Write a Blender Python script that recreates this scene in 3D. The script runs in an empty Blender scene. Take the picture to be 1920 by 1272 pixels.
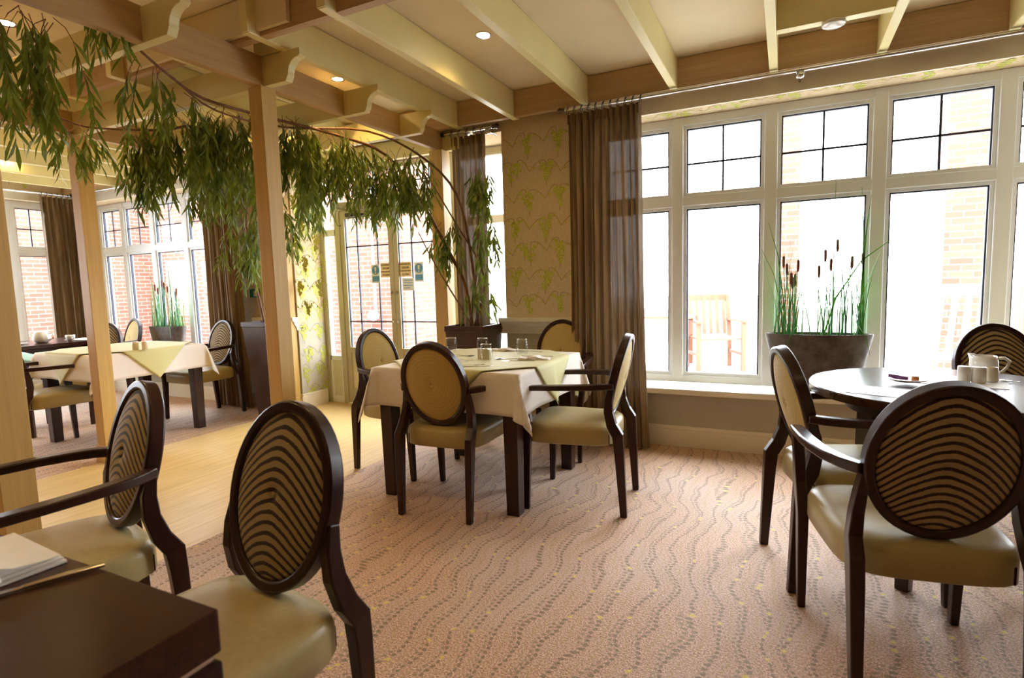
import bpy, bmesh, math, random
from mathutils import Vector, Matrix
PI = math.pi
random.seed(7)
scene = bpy.context.scene
COL = scene.collection
# ------------------------------------------------------------------ camera
CAM_H = 1.2
_yaw, _pit, _rol, _F = -0.456804496, -0.0984603073, -0.0286327812, 1046.77
_f = Vector((math.sin(_yaw)*math.cos(_pit), math.cos(_yaw)*math.cos(_pit), math.sin(_pit)))
_r0 = Vector((math.cos(_yaw), -math.sin(_yaw), 0)); _u0 = _r0.cross(_f)
_r = math.cos(_rol)*_r0 + math.sin(_rol)*_u0
_u = -math.sin(_rol)*_r0 + math.cos(_rol)*_u0
cd = bpy.data.cameras.new('camera'); cam = bpy.data.objects.new('camera', cd); COL.objects.link(cam)
cam.matrix_world = Matrix(((_r.x, _u.x, -_f.x, 0), (_r.y, _u.y, -_f.y, 0), (_r.z, _u.z, -_f.z, CAM_H), (0, 0, 0, 1)))
cd.sensor_width = 36; cd.lens = _F/1920*36; cd.clip_start = 0.02; cd.clip_end = 300
cd.dof.use_dof = True; cd.dof.focus_distance = 3.2; cd.dof.aperture_fstop = 5.0
scene.camera = cam
# ------------------------------------------------------------------ world, exposure
scene.view_settings.view_transform = 'Standard'; scene.view_settings.look = 'None'
scene.view_settings.exposure = -0.28; scene.view_settings.gamma = 1.0
scene.view_settings.use_curve_mapping = False
wd = bpy.data.worlds.new('overcast_sky'); scene.world = wd; wd.use_nodes = True
bg = wd.node_tree.nodes['Background']; bg.inputs[0].default_value = (0.93, 0.97, 1.0, 1); bg.inputs[1].default_value = 25.0
cy = scene.cycles
cy.max_bounces = 10; cy.diffuse_bounces = 6; cy.glossy_bounces = 4; cy.transmission_bounces = 6; cy.transparent_max_bounces = 16
cy.sample_clamp_indirect = 8; cy.caustics_reflective = False; cy.caustics_refractive = False; cy.blur_glossy = 0.5

def portal(loc, rot, sx, sy):
    l = bpy.data.lights.new('window_portal', 'AREA'); l.shape = 'RECTANGLE'; l.size = sx; l.size_y = sy
    l.cycles.is_portal = True
    o = bpy.data.objects.new('window_portal', l); o.location = loc; o.rotation_euler = rot; COL.objects.link(o)
portal((0.25, 4.34, 1.38), (-PI/2, 0, 0), 3.4, 2.0)
portal((-3.2, 4.53, 1.2), (-PI/2, 0, 0), 2.6, 2.4)
portal((-6.8, 4.34, 1.38), (-PI/2, 0, 0), 2.6, 2.0)
portal((-8.38, 2.4, 1.38), (0, -PI/2, 0), 2.0, 3.0)

# ------------------------------------------------------------------ node helpers
class NT:
    def __init__(s, name):
        s.m = bpy.data.materials.new(name); s.m.use_nodes = True
        s.t = s.m.node_tree; s.t.nodes.clear()
        s.out = s.t.nodes.new('ShaderNodeOutputMaterial')
    def n(s, kind, **kw):
        nd = s.t.nodes.new('ShaderNode'+kind)
        for k, v in kw.items(): setattr(nd, k, v)
        return nd
    def l(s, a, b): s.t.links.new(a, b)
    def put(s, sock, v):
        if isinstance(v, bpy.types.NodeSocket): s.l(v, sock)
        elif isinstance(v, (tuple, list)) and len(v) == 3 and sock.type == 'RGBA': sock.default_value = (*v, 1)
        else: sock.default_value = v
    def math(s, op, a, b=None, c=None, clamp=False):
        nd = s.n('Math', operation=op); nd.use_clamp = clamp
        s.put(nd.inputs[0], a)
        if b is not None: s.put(nd.inputs[1], b)
        if c is not None: s.put(nd.inputs[2], c)
        return nd.outputs[0]
    def mix(s, f, a, b, mode='MIX'):
        nd = s.n('Mix', data_type='RGBA', blend_type=mode)
        s.put(nd.inputs[0], f); s.put(nd.inputs[6], a); s.put(nd.inputs[7], b)
        return nd.outputs[2]
    def ramp(s, f, a, b):
        nd = s.n('MapRange'); s.put(nd.inputs[0], f); nd.inputs[1].default_value = a; nd.inputs[2].default_value = b
        return nd.outputs[0]
    def noise(s, vec, scale, detail=2, rough=.5):
        nd = s.n('TexNoise'); s.l(vec, nd.inputs['Vector']); nd.inputs['Scale'].default_value = scale
        nd.inputs['Detail'].default_value = detail; nd.inputs['Roughness'].default_value = rough
        return nd.outputs['Fac']
    def mapv(s, vec, sc=(1, 1, 1), loc=(0, 0, 0), rot=(0, 0, 0)):
        nd = s.n('Mapping'); s.l(vec, nd.inputs[0]); nd.inputs['Scale'].default_value = sc
        nd.inputs['Location'].default_value = loc; nd.inputs['Rotation'].default_value = rot
        return nd.outputs[0]
    def pos(s): return s.n('NewGeometry').outputs['Position']
    def obj(s): return s.n('TexCoord').outputs['Object']
    def xyz(s, vec):
        nd = s.n('SeparateXYZ'); s.l(vec, nd.inputs[0]); return nd.outputs
    def comb(s, x, y, z=0.0):
        nd = s.n('CombineXYZ'); s.put(nd.inputs[0], x); s.put(nd.inputs[1], y); s.put(nd.inputs[2], z); return nd.outputs[0]
    def bump(s, h, strength=.2, dist=.01):
        nd = s.n('Bump'); s.l(h, nd.inputs['Height']); nd.inputs['Strength'].default_value = strength
        nd.inputs['Distance'].default_value = dist; return nd.outputs[0]
    def bsdf(s, col, rough=.5, normal=None, metal=0, spec=.5, coat=0, sheen=0, finish=True, **kw):
        b = s.n('BsdfPrincipled'); s.put(b.inputs['Base Color'], col); s.put(b.inputs['Roughness'], rough)
        b.inputs['Metallic'].default_value = metal; b.inputs['Specular IOR Level'].default_value = spec
        b.inputs['Coat Weight'].default_value = coat; b.inputs['Coat Roughness'].default_value = .12
        b.inputs['Sheen Weight'].default_value = sheen
        if normal is not None: s.l(normal, b.inputs['Normal'])
        if finish: s.l(b.outputs[0], s.out.inputs[0])
        return b.outputs[0]
    def addsh(s, f, a, b):
        nd = s.n('MixShader'); s.put(nd.inputs[0], f); s.l(a, nd.inputs[1]); s.l(b, nd.inputs[2]); return nd.outputs[0]
    def finish(s, sh): s.l(sh, s.out.inputs[0]); return s.m

def plain(name, col, rough=.5, var=.06, scale=20, metal=0, spec=.5, coat=0, bump=0):
    t = NT(name); v = t.noise(t.pos(), scale, 3)
    c = t.mix(t.ramp(v, .3, .7), tuple(x*(1-var) for x in col), tuple(min(1, x*(1+var)) for x in col))
    nm = t.bump(v, bump, .005) if bump else None
    t.bsdf(c, rough, nm, metal, spec, coat); return t.m

def woodmat(name, c1, c2, rough=.35, stretch=(40, 40, 2), coat=0, spec=.5, usepos=False):
    t = NT(name); v = t.mapv(t.pos() if usepos else t.obj(), stretch)
    n1 = t.noise(v, 1.0, 5, .6); n2 = t.noise(v, 5.0, 3, .6)
    f = t.math('ADD', t.math('MULTIPLY', n1, .7), t.math('MULTIPLY', n2, .3))
    c = t.mix(t.ramp(f, .35, .65), c1, c2)
    t.bsdf(c, rough, t.bump(f, .08, .003), 0, spec, coat); return t.m

M = {}
M['dark_wood'] = woodmat('dark_stained_wood', (.020, .006, .004), (.040, .012, .007), .30, coat=.08, spec=.35)
M['dark_wood_x'] = woodmat('dark_stained_wood_top', (.030, .009, .005), (.060, .019, .009), .24, (2, 40, 40), coat=0, spec=.35)
M['oak_z'] = woodmat('oak_veneer_post', (.53, .33, .09), (.64, .42, .13), .45, (45, 45, 1.5))
M['oak_x'] = woodmat('oak_veneer_beam_across', (.42, .26, .13), (.52, .34, .18), .5, (1.5, 45, 45))
M['oak_y'] = woodmat('oak_veneer_beam_along', (.46, .28, .11), (.56, .36, .15), .5, (45, 1.5, 45))
M['cream'] = plain('cream_gloss_paint', (.78, .69, .34), .38, .03, 6)
M['ceiling'] = plain('ceiling_emulsion', (.78, .67, .45), .9, .03, 4)
M['trim'] = plain('cream_woodwork', (.80, .74, .60), .4, .02, 5)
M['paint_low'] = plain('stone_dado_paint', (.50, .46, .35), .7, .04, 8)
M['backwall'] = plain('warm_wall_paint', (.16, .10, .05), .85, .04, 3)
M['upvc'] = plain('white_window_frame', (.87, .92, .97), .3, .01, 5)
M['gasket'] = plain('window_gasket', (.02, .025, .05), .5, .05, 10)
M['door_paint'] = plain('grey_olive_door_frame', (.46, .43, .31), .4, .03, 6)
M['door_panel'] = plain('pale_door_panel', (.72, .70, .58), .5, .02, 6)
M['chrome'] = plain('chrome', (.72, .72, .74), .18, .03, 30, metal=1)
M['cutlery'] = plain('stainless_steel', (.7, .68, .64), .16, .03, 30, metal=1)
M['black'] = plain('black_plastic', (.02, .02, .025), .4, .05, 30)
M['white_china'] = plain('white_china', (.85, .83, .78), .15, .01, 10, coat=.4)
M['cream_china'] = plain('cream_china', (.80, .72, .56), .2, .02, 10, coat=.4)
M['vine'] = plain('wallpaper_vine_stem', (.30, .20, .09), .85, .1, 60)
M['soil'] = plain('dark_soil', (.05, .035, .02), .95, .3, 60, bump=.5)
M['planter'] = plain('dark_brown_planter', (.050, .020, .012), .35, .2, 12, coat=.15)
M['patio'] = plain('pale_patio_paving', (.42, .41, .39), .9, .04, 1.5)
M['garden_white'] = plain('white_garden_furniture', (.88, .88, .86), .5, .02, 8)
M['garden_wood'] = woodmat('garden_teak', (.20, .085, .045), (.26, .12, .07), .6)
M['napkin'] = plain('white_linen_napkin', (.88, .85, .80), .85, .02, 40, bump=.1)
M['paper'] = plain('white_paper_mat', (.85, .86, .88), .5, .01, 10)
M['bronze'] = plain('dark_pole_metal', (.10, .075, .06), .3, .1, 20, metal=.8)
M['sign_yellow'] = plain('sign_beige_plate', (.80, .68, .42), .5, .02, 10)
M['sign_blue'] = plain('sign_blue', (.10, .32, .68), .5, .02, 10)
M['sign_paleblue'] = plain('sign_pale_sheet', (.75, .83, .95), .5, .02, 10)
M['ink'] = plain('black_print', (.03, .02, .02), .6, .02, 10)
M['green_box'] = plain('green_call_point', (.02, .20, .13), .35, .05, 10)
M['navy'] = plain('navy_jacket', (.01, .025, .14), .8, .2, 30, bump=.3)
M['teal'] = plain('pale_teal_lining', (.45, .72, .72), .8, .1, 20, bump=.3)
M['amber'] = plain('amber_jam', (.45, .13, .02), .15, .1, 30, coat=.5)
M['purple'] = plain('purple_wrapper', (.16, .04, .22), .35, .15, 30)
M['reed_green'] = plain('reed_green', (.07, .24, .10), .5, .4, 9)
M['reed_teal'] = plain('reed_blue_green', (.03, .22, .14), .5, .3, 9)
M['bulrush'] = plain('bulrush_head', (.20, .06, .03), .95, .25, 120, bump=.4)
M['bark'] = plain('reddish_bark', (.17, .075, .035), .8, .3, 40, bump=.4)

def m_fabric(name, col, weave=.1, rough=.75, sheen=.2):
    t = NT(name); p = t.obj(); x, y, z = t.xyz(p)
    n = t.noise(t.mapv(p, (60, 60, 400)), 1.0, 2); n2 = t.noise(p, 6, 2)
    c = t.mix(t.ramp(n, .3, .7), tuple(v*(1-weave) for v in col), tuple(v*(1+weave) for v in col))
    c = t.mix(t.math('MULTIPLY', t.ramp(n2, .3, .7), .15), c, tuple(v*.8 for v in col))
    t.bsdf(c, rough, t.bump(n, .12, .002), 0, .35, 0, sheen); return t.m
M['seat'] = m_fabric('olive_beige_seat_fabric', (.42, .33, .14), .05, .36, .1)
M['seat_blue'] = m_fabric('dark_navy_seat_fabric', (.03, .03, .07), .1, .35, .1)
M['linen'] = m_fabric('white_tablecloth_linen', (.86, .80, .74), .02, .8)
M['overlay'] = m_fabric('pale_green_overlay_cloth', (.66, .62, .30), .03, .6)

def m_pleat(name, col):
    t = NT(name); x, y, z = t.xyz(t.obj())
    dz = t.math('SUBTRACT', z, .70)
    r = t.math('SQRT', t.math('ADD', t.math('MULTIPLY', x, x), t.math('MULTIPLY', dz, dz)))
    w = t.math('SINE', t.math('MULTIPLY', t.math('ADD', r, t.math('MULTIPLY', t.noise(t.obj(), 14, 2), .012)), 2*PI/.017))
    c = t.mix(t.ramp(w, -1, 1), tuple(v*.90 for v in col), col)
    t.bsdf(c, .62, t.bump(w, .12, .002), 0, .35, 0, .15); return t.m
M['pleat'] = m_pleat('ochre_moire_back_fabric', (.52, .37, .11))

def m_stripe():
    t = NT('striped_back_fabric'); x, y, z = t.xyz(t.obj())
    ax = t.math('SQRT', t.math('ADD', t.math('MULTIPLY', x, x), .0006))
    k = t.math('ADD', t.math('MULTIPLY', ax, .26), t.math('MULTIPLY', t.math('MULTIPLY', x, x), 3.2))
    wob = t.math('MULTIPLY', t.math('SUBTRACT', t.noise(t.obj(), 22, 3), .5), .008)
    ph = t.math('DIVIDE', t.math('ADD', t.math('ADD', z, k), wob), .0245)
    fr = t.math('FRACT', ph)
    edge = t.math('MULTIPLY', t.math('SUBTRACT', t.noise(t.obj(), 260, 2), .5), .12)
    f = t.math('ABSOLUTE', t.math('SUBTRACT', t.math('ADD', fr, edge), .5))
    s = t.ramp(f, .18, .23)
    n = t.noise(t.mapv(t.obj(), (300, 300, 300)), 1, 2)
    tan = t.mix(n, (.34, .25, .12), (.44, .33, .17))
    c = t.mix(s, (.030, .014, .010), tan)
    t.bsdf(c, .8, t.bump(t.math('ADD', t.math('MULTIPLY', t.math('SUBTRACT', 1.0, s), .6), t.math('MULTIPLY', n, .3)), .3, .003), 0, .3, 0, .2)
    return t.m
M['stripe'] = m_stripe()

def m_carpet():
    t = NT('patterned_carpet'); p = t.pos(); x, y, z = t.xyz(p)
    nz = t.math('SUBTRACT', t.noise(p, 1.6, 1), .5)
    nz2 = t.math('SUBTRACT', t.noise(p, 5.0, 1), .5)
    sw = t.math('SINE', t.math('ADD', t.math('MULTIPLY', y, 2*PI/.36), t.math('MULTIPLY', nz, 14.0)))
    px = t.math('ADD', t.math('ADD', x, t.math('MULTIPLY', sw, .010)), t.math('ADD', t.math('MULTIPLY', nz, .34), t.math('MULTIPLY', nz2, .09)))
    def dots(per, off, pitch, rad, seed, jit=.003):
        u = t.math('ADD', t.math('DIVIDE', px, per), off)
        row = t.math('FLOOR', u); du = t.math('MULTIPLY', t.math('SUBTRACT', t.math('FRACT', u), .5), per)
        v = t.math('ADD', t.math('DIVIDE', y, pitch), t.math('MULTIPLY', row, .37+seed))
        col = t.math('FLOOR', v); dv = t.math('MULTIPLY', t.math('SUBTRACT', t.math('FRACT', v), .5), pitch)
        wn = t.n('TexWhiteNoise', noise_dimensions='3D'); t.l(t.comb(row, col, seed), wn.inputs['Vector'])
        rr = t.xyz(wn.outputs['Color'])
        du = t.math('ADD', du, t.math('MULTIPLY', t.math('SUBTRACT', rr[0], .5), jit*2))
        d = t.math('SQRT', t.math('ADD', t.math('MULTIPLY', du, du), t.math('MULTIPLY', dv, dv)))
        d = t.math('ADD', d, t.math('MULTIPLY', t.math('SUBTRACT', t.noise(p, 260, 1), .5), .005))
        return t.math('SUBTRACT', 1.0, t.ramp(d, rad*.75, rad*1.15)), rr[1], rr[2]
    pile = t.noise(p, 170, 2, .7); pile2 = t.noise(p, 90, 2, .6); big = t.noise(p, 1.2, 2)
    base = t.mix(t.ramp(pile, .38, .62), (.27, .10, .042), (.84, .58, .40))
    base = t.mix(t.math('MULTIPLY', t.ramp(pile2, .4, .65), .35), base, (.56, .36, .25))
    base = t.mix(t.math('MULTIPLY', t.ramp(big, .45, .6), .35), base, (.58, .48, .44))
    d1, a1, b1 = dots(.088, 0.0, .024, .0085, .0)
    d2, a2, b2 = dots(.088, .24, .024, .0070, .31)
    d3, a3, b3 = dots(.088, .55, .014, .0042, .57, .006)
    c = t.mix(t.math('MULTIPLY', d3, .85), base, (.44, .31, .09))
    k2 = t.math('MULTIPLY', d2, t.math('GREATER_THAN', t.math('SINE', t.math('ADD', t.math('MULTIPLY', y, 7.0), t.math('MULTIPLY', px, 31.0))), -.5))
    c = t.mix(t.math('MULTIPLY', k2, .75), c, (.24, .17, .08))
    c = t.mix(t.math('MULTIPLY', d1, .78), c, t.mix(t.math('GREATER_THAN', a1, .93), (.17, .115, .05), (.75, .62, .08)))
    t.bsdf(c, .62, t.bump(t.math('ADD', pile, pile2), .6, .006), 0, .75, 0, .0); return t.m
M['carpet'] = m_carpet()

def m_vinyl():
    t = NT('pale_wood_vinyl'); p = t.pos(); x, y, z = t.xyz(p)
    u = t.math('DIVIDE', x, .18); row = t.math('FLOOR', u)
    v = t.math('ADD', t.math('DIVIDE', y, 1.1), t.math('MULTIPLY', row, .387)); col = t.math('FLOOR', v)
    wn = t.n('TexWhiteNoise', noise_dimensions='3D'); t.l(t.comb(row, col, 0.0), wn.inputs['Vector'])
    g = t.noise(t.mapv(p, (38, 2.2, 1)), 1, 5, .6); g2 = t.noise(t.mapv(p, (9, 1.1, 1)), 1, 3)
    c = t.mix(t.ramp(g, .35, .65), (.58, .38, .13), (.75, .54, .24))
    c = t.mix(t.math('MULTIPLY', g2, .4), c, (.68, .47, .19))
    c = t.mix(t.math('MULTIPLY', wn.outputs['Value'], .35), c, (.60, .41, .15))
    fu = t.math('MINIMUM', t.math('FRACT', u), t.math('SUBTRACT', 1.0, t.math('FRACT', u)))
    fv = t.math('MINIMUM', t.math('FRACT', v), t.math('SUBTRACT', 1.0, t.math('FRACT', v)))
    seam = t.math('MAXIMUM', t.math('LESS_THAN', fu, .007), t.math('LESS_THAN', fv, .0012))
    c = t.mix(t.math('MULTIPLY', seam, .55), c, (.30, .20, .09))
    t.bsdf(c, .38, t.bump(g, .04, .002), 0, .4); return t.m
M['vinyl'] = m_vinyl()

def m_wallpaper():
    t = NT('wallpaper_ground'); p = t.pos()
    n = t.noise(t.mapv(p, (30, 30, 260)), 1, 3); n2 = t.noise(t.mapv(p, (220, 220, 20)), 1, 2)
    f = t.math('MULTIPLY', t.math('ADD', n, n2), .5)
    c = t.mix(t.ramp(f, .4, .6), (.60, .46, .28), (.70, .57, .37))
    t.bsdf(c, .85, t.bump(f, .1, .002), 0, .2); return t.m
M['wallpaper'] = m_wallpaper()
def m_motif():
    t = NT('wallpaper_leaf_print'); n = t.noise(t.pos(), 110, 2)
    t.bsdf(t.mix(t.ramp(n, .35, .65), (.38, .40, .04), (.62, .62, .16)), .8); return t.m
M['motif'] = m_motif()

def m_curtain(name, c1, c2, trans=.16, tlf=.2):
    t = NT(name); p = t.pos(); x, y, z = t.xyz(p)
    n = t.noise(t.mapv(p, (50, 50, 2.0)), 1, 4, .6); n2 = t.noise(t.mapv(p, (20, 20, 14)), 1, 3)
    c = t.mix(t.ramp(n, .35, .65), c1, c2)
    b = t.bsdf(c, .6, t.bump(n2, .3, .01), 0, .3, 0, .3, finish=False)
    tl = t.n('BsdfTranslucent'); t.put(tl.inputs[0], c)
    tr = t.n('BsdfTransparent')
    sh = t.addsh(tlf, b, tl.outputs[0])
    return t.finish(t.addsh(trans, sh, tr.outputs[0]))
M['curtain'] = m_curtain('bronze_voile_curtain', (.12, .065, .025), (.27, .17, .075), .004, .10)
M['curtain_pale'] = m_curtain('pale_voile_curtain', (.50, .42, .28), (.62, .55, .40), .06, .3)

def m_glass(name, tint=(1, 1, 1), gl=.06):
    t = NT(name); tr = t.n('BsdfTransparent'); t.put(tr.inputs[0], tint)
    g = t.n('BsdfGlossy'); g.inputs['Roughness'].default_value = .02
    lw = t.n('LayerWeight'); lw.inputs[0].default_value = .5
    f = t.math('ADD', t.math('MULTIPLY', t.math('POWER', lw.outputs['Facing'], 4.0), gl), .03, clamp=True)
    return t.finish(t.addsh(f, tr.outputs[0], g.outputs[0]))
M['pane'] = m_glass('window_glass', (.97, .985, 1), .4)
M['tumbler'] = m_glass('tumbler_glass', (.96, .965, .95), .35)

def m_leaf(name, c1, c2):
    t = NT(name); oi = t.noise(t.pos(), 11, 3)
    c = t.mix(t.ramp(oi, .35, .65), c1, c2)
    b = t.bsdf(c, .45, None, 0, .4, finish=False)
    tl = t.n('BsdfTranslucent'); t.put(tl.inputs[0], t.mix(.35, c, (.42, .48, .05)))
    return t.finish(t.addsh(.30, b, tl.outputs[0]))
M['reed_green'] = m_leaf('reed_green_blade', (.05, .25, .04), (.14, .42, .09)); M['reed_teal'] = m_leaf('reed_blue_green_blade', (.02, .22, .12), (.05, .30, .16))
M['leaf'] = m_leaf('willow_leaf', (.05, .095, .010), (.20, .24, .03))

def m_brick():
    t = NT('red_brick'); p = t.pos(); x, y, z = t.xyz(p)
    b = t.n('TexBrick'); t.l(t.comb(t.math('ADD', x, y), z), b.inputs['Vector'])
    b.inputs['Scale'].default_value = 1.0; b.inputs['Brick Width'].default_value = .225; b.inputs['Row Height'].default_value = .075
    b.inputs['Mortar Size'].default_value = .006
    b.inputs['Color1'].default_value = (.17, .060, .040, 1); b.inputs['Color2'].default_value = (.21, .085, .058, 1); b.inputs['Mortar'].default_value = (.30, .25, .21, 1)
    t.bsdf(b.outputs[0], .9); return t.m
M['brick'] = m_brick()

def m_emit(name, col, s):
    t = NT(name); e = t.n('Emission'); t.put(e.inputs[0], col); e.inputs[1].default_value = s
    return t.finish(e.outputs[0])
M['lamp'] = m_emit('downlight_glow', (1, .86, .58), 40)

# ------------------------------------------------------------------ mesh helpers
class MB:
    def __init__(s): s.v = []; s.f = []; s.mi = []; s.cur = 0
    def add(s, vs, fs):
        o = len(s.v); s.v += [tuple(v) for v in vs]; s.f += [tuple(i+o for i in f) for f in fs]; s.mi += [s.cur]*len(fs)
    def box(s, x0, x1, y0, y1, z0, z1):
        s.add([(x0, y0, z0), (x1, y0, z0), (x1, y1, z0), (x0, y1, z0), (x0, y0, z1), (x1, y0, z1), (x1, y1, z1), (x0, y1, z1)],
              [(0, 3, 2, 1), (4, 5, 6, 7), (0, 1, 5, 4), (1, 2, 6, 5), (2, 3, 7, 6), (3, 0, 4, 7)]); return s
    def quad(s, a, b, c, d): s.add([a, b, c, d], [(0, 1, 2, 3)]); return s
    def sweep(s, pts, w, h, side=None, closed=False):
        """rectangular section w (along side) x h; w,h numbers or per-point lists"""
        P = [Vector(p) for p in pts]; n = len(P); vs = []; fs = []
        for i, p in enumerate(P):
            if closed: t = (P[(i+1) % n]-P[i-1]).normalized()
            else: t = (P[min(i+1, n-1)]-P[max(i-1, 0)]).normalized()
            sd = Vector(side[i]) if isinstance(side, list) else Vector(side if side else (0, 0, 1))
            sd = (sd - t*sd.dot(t)).normalized(); up = t.cross(sd)
            ww = w[i] if isinstance(w, (list, tuple)) else w; hh = h[i] if isinstance(h, (list, tuple)) else h
            for a, b in ((-.5, -.5), (.5, -.5), (.5, .5), (-.5, .5)): vs.append(p+sd*a*ww+up*b*hh)
        m = n if closed else n-1
        for i in range(m):
            a = i*4; b = ((i+1) % n)*4
            for k in range(4): fs.append((a+k, a+(k+1) % 4, b+(k+1) % 4, b+k))
        if not closed: fs += [(3, 2, 1, 0), tuple((n-1)*4+k for k in range(4))]
        s.add(vs, fs); return s
    def tube(s, pts, r, seg=8, closed=False, cap=True):
        P = [Vector(p) for p in pts]; n = len(P); vs = []; fs = []
        ref = Vector((.13, .31, .94))
        for i, p in enumerate(P):
            if closed: t = (P[(i+1) % n]-P[i-1])
            else: t = (P[min(i+1, n-1)]-P[max(i-1, 0)])
            if t.length < 1e-9: t = Vector((0, 0, 1))
            t.normalize()
            a = ref - t*ref.dot(t)
            if a.length < .1: a = Vector((1, 0, 0)) - t*t.x
            a.normalize(); b = t.cross(a)
            rr = r[i] if isinstance(r, (list, tuple)) else r
            for k in range(seg):
                an = 2*PI*k/seg; vs.append(p+(a*math.cos(an)+b*math.sin(an))*rr)
        m = n if closed else n-1
        for i in range(m):
            A = i*seg; B = ((i+1) % n)*seg
            for k in range(seg): fs.append((A+k, A+(k+1) % seg, B+(k+1) % seg, B+k))
        if not closed and cap: fs += [tuple(range(seg-1, -1, -1)), tuple((n-1)*seg+k for k in range(seg))]
        s.add(vs, fs); return s
    def lathe(s, prof, c=(0, 0, 0), seg=24, sx=1, sy=1, cap0=True, cap1=True, sq=None):
        vs = []; fs = []
        for (r, z) in prof:
            for k in range(seg):
                a = 2*PI*k/seg; ca, sa = math.cos(a), math.sin(a)
                if sq:
                    q = (abs(ca)**sq+abs(sa)**sq)**(-1/sq); ca *= q; sa *= q
                vs.append((c[0]+ca*r*sx, c[1]+sa*r*sy, c[2]+z))
        for i in range(len(prof)-1):
            for k in range(seg): fs.append((i*seg+k, i*seg+(k+1) % seg, (i+1)*seg+(k+1) % seg, (i+1)*seg+k))
        if cap0: fs.append(tuple(range(seg-1, -1, -1)))
        if cap1: fs.append(tuple((len(prof)-1)*seg+k for k in range(seg)))
        s.add(vs, fs); return s
    def prism(s, poly, axis, a, b):
        """poly of 2D points extruded along axis from a to b"""
        n = len(poly); vs = []
        for t in (a, b):
            for (p, q) in poly:
                vs.append((t, p, q) if axis == 'x' else (p, t, q) if axis == 'y' else (p, q, t))
        fs = [tuple(range(n)), tuple(range(2*n-1, n-1, -1))]+[(i, i+n, (i+1) % n+n, (i+1) % n) for i in range(n)]
        s.add(vs, fs); return s
    def xform(s, mat, start=0):
        for i in range(start, len(s.v)): s.v[i] = tuple(mat @ Vector(s.v[i]))
        return s
    def build(s, name, mat, parent=None, smooth=False, bevel=0, sub=0, loc=None, rz=0, solid=0, autos=None):
        me = bpy.data.meshes.new(name); me.from_pydata(s.v, [], s.f)
        mats = mat if isinstance(mat, (list, tuple)) else [mat]
        for m in mats: me.materials.append(M[m])
        if len(mats) > 1:
            for p, k in zip(me.polygons, s.mi): p.material_index = k
        bm = bmesh.new(); bm.from_mesh(me); bmesh.ops.recalc_face_normals(bm, faces=bm.faces); bm.to_mesh(me); bm.free()
        o = bpy.data.objects.new(name, me); COL.objects.link(o)
        if smooth:
            for p in me.polygons: p.use_smooth = True
            if autos:
                bm = bmesh.new(); bm.from_mesh(me)
                for e in bm.edges:
                    if len(e.link_faces) == 2 and e.calc_face_angle(0) > autos: e.smooth = False
                bm.to_mesh(me); bm.free()
        if solid:
            md = o.modifiers.new('thickness', 'SOLIDIFY'); md.thickness = solid; md.offset = 0
        if bevel:
            md = o.modifiers.new('soft_edge', 'BEVEL'); md.width = bevel; md.segments = 2; md.limit_method = 'ANGLE'; md.angle_limit = .7
        if sub:
            md = o.modifiers.new('smooth', 'SUBSURF'); md.levels = sub; md.render_levels = sub
        if parent: o.parent = parent
        if loc is not None: o.location = loc
        if rz: o.rotation_euler.z = rz
        return o

def tag(o, label=None, cat=None, group=None, kind=None):
    if label: o['label'] = label
    if cat: o['category'] = cat
    if group: o['group'] = group
    if kind: o['kind'] = kind
    return o
def thing(name, label, cat, loc=(0, 0, 0), rz=0, group=None):
    o = bpy.data.objects.new(name, None); COL.objects.link(o); o.location = loc; o.rotation_euler = (0, 0, rz)
    o.empty_display_size = .1
    return tag(o, label, cat, group)
def kids(o): return [c for c in bpy.data.objects if c.parent == o]
def copy_tree(o, parent=None):
    c = o.copy(); COL.objects.link(c); c.parent = parent
    if parent is None:
        for k in ('label', 'group'):
            if k in c: del c[k]
    for ch in kids(o): copy_tree(ch, c)
    return c
def place(proto, used, loc, rz, label, group=None):
    o = proto if not used else copy_tree(proto)
    o.location = loc; o.rotation_euler = (0, 0, rz); tag(o, label, None, group)
    if group is None and 'group' in o: del o['group']
    return o
def struct(o): o['kind'] = 'structure'; return o

# ------------------------------------------------------------------ dimensions of the room
W = 4.06            # face of the window wall
YG = 4.26           # window glazing
YD = 4.45           # door glazing
XL, XR, YB = -8.1, 3.6, -3.6
ZC = 2.64; ZJ = 2.45; ZP = 2.30
PX0, PX1 = -4.42, -2.52      # vinyl walkway

# ------------------------------------------------------------------ floor, ceiling, walls
b = MB()
b.box(PX1, XR+.3, YB-.2, YD+.2, -.12, 0); b.box(XL-.3, PX0, YB-.2, YD+.2, -.12, 0)
b.cur = 1; b.box(PX0, PX1, YB-.2, YD+.2, -.12, 0)
struct(b.build('floor', ['carpet', 'vinyl']))
b = MB(); b.box(XL-.3, XR+.3, YB-.2, YD+.25, ZC, ZC+.12); struct(b.build('ceiling', 'ceiling'))

_dc = [0]
def leaf_disc(b, o, u, v, nrm, cx, cy, r):
    _dc[0] += 1; hz = .0013+(_dc[0] % 37)*.00006
    n = 9; ph = random.random()*6; vs = []
    for k in range(n):
        a = ph+2*PI*k/n; rr = r*(1 if k % 2 else .72)
        vs.append(o+u*(cx+rr*math.cos(a))+v*(cy+rr*math.sin(a))+nrm*hz)
    b.add(vs, [tuple(range(n))])
def stem_strip(b, o, u, v, nrm, pts, w=.003):
    vs = []; fs = []
    for i, (x, y) in enumerate(pts):
        x2, y2 = pts[min(i+1, len(pts)-1)]; x1, y1 = pts[max(i-1, 0)]
        d = math.hypot(x2-x1, y2-y1) or 1; nx, ny = -(y2-y1)/d, (x2-x1)/d
        for sgn in (-1, 1): vs.append(o+u*(x+nx*w*sgn)+v*(y+ny*w*sgn)+nrm*.001)
    for i in range(len(pts)-1): fs.append((2*i, 2*i+1, 2*i+3, 2*i+2))
    b.add(vs, fs)
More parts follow.
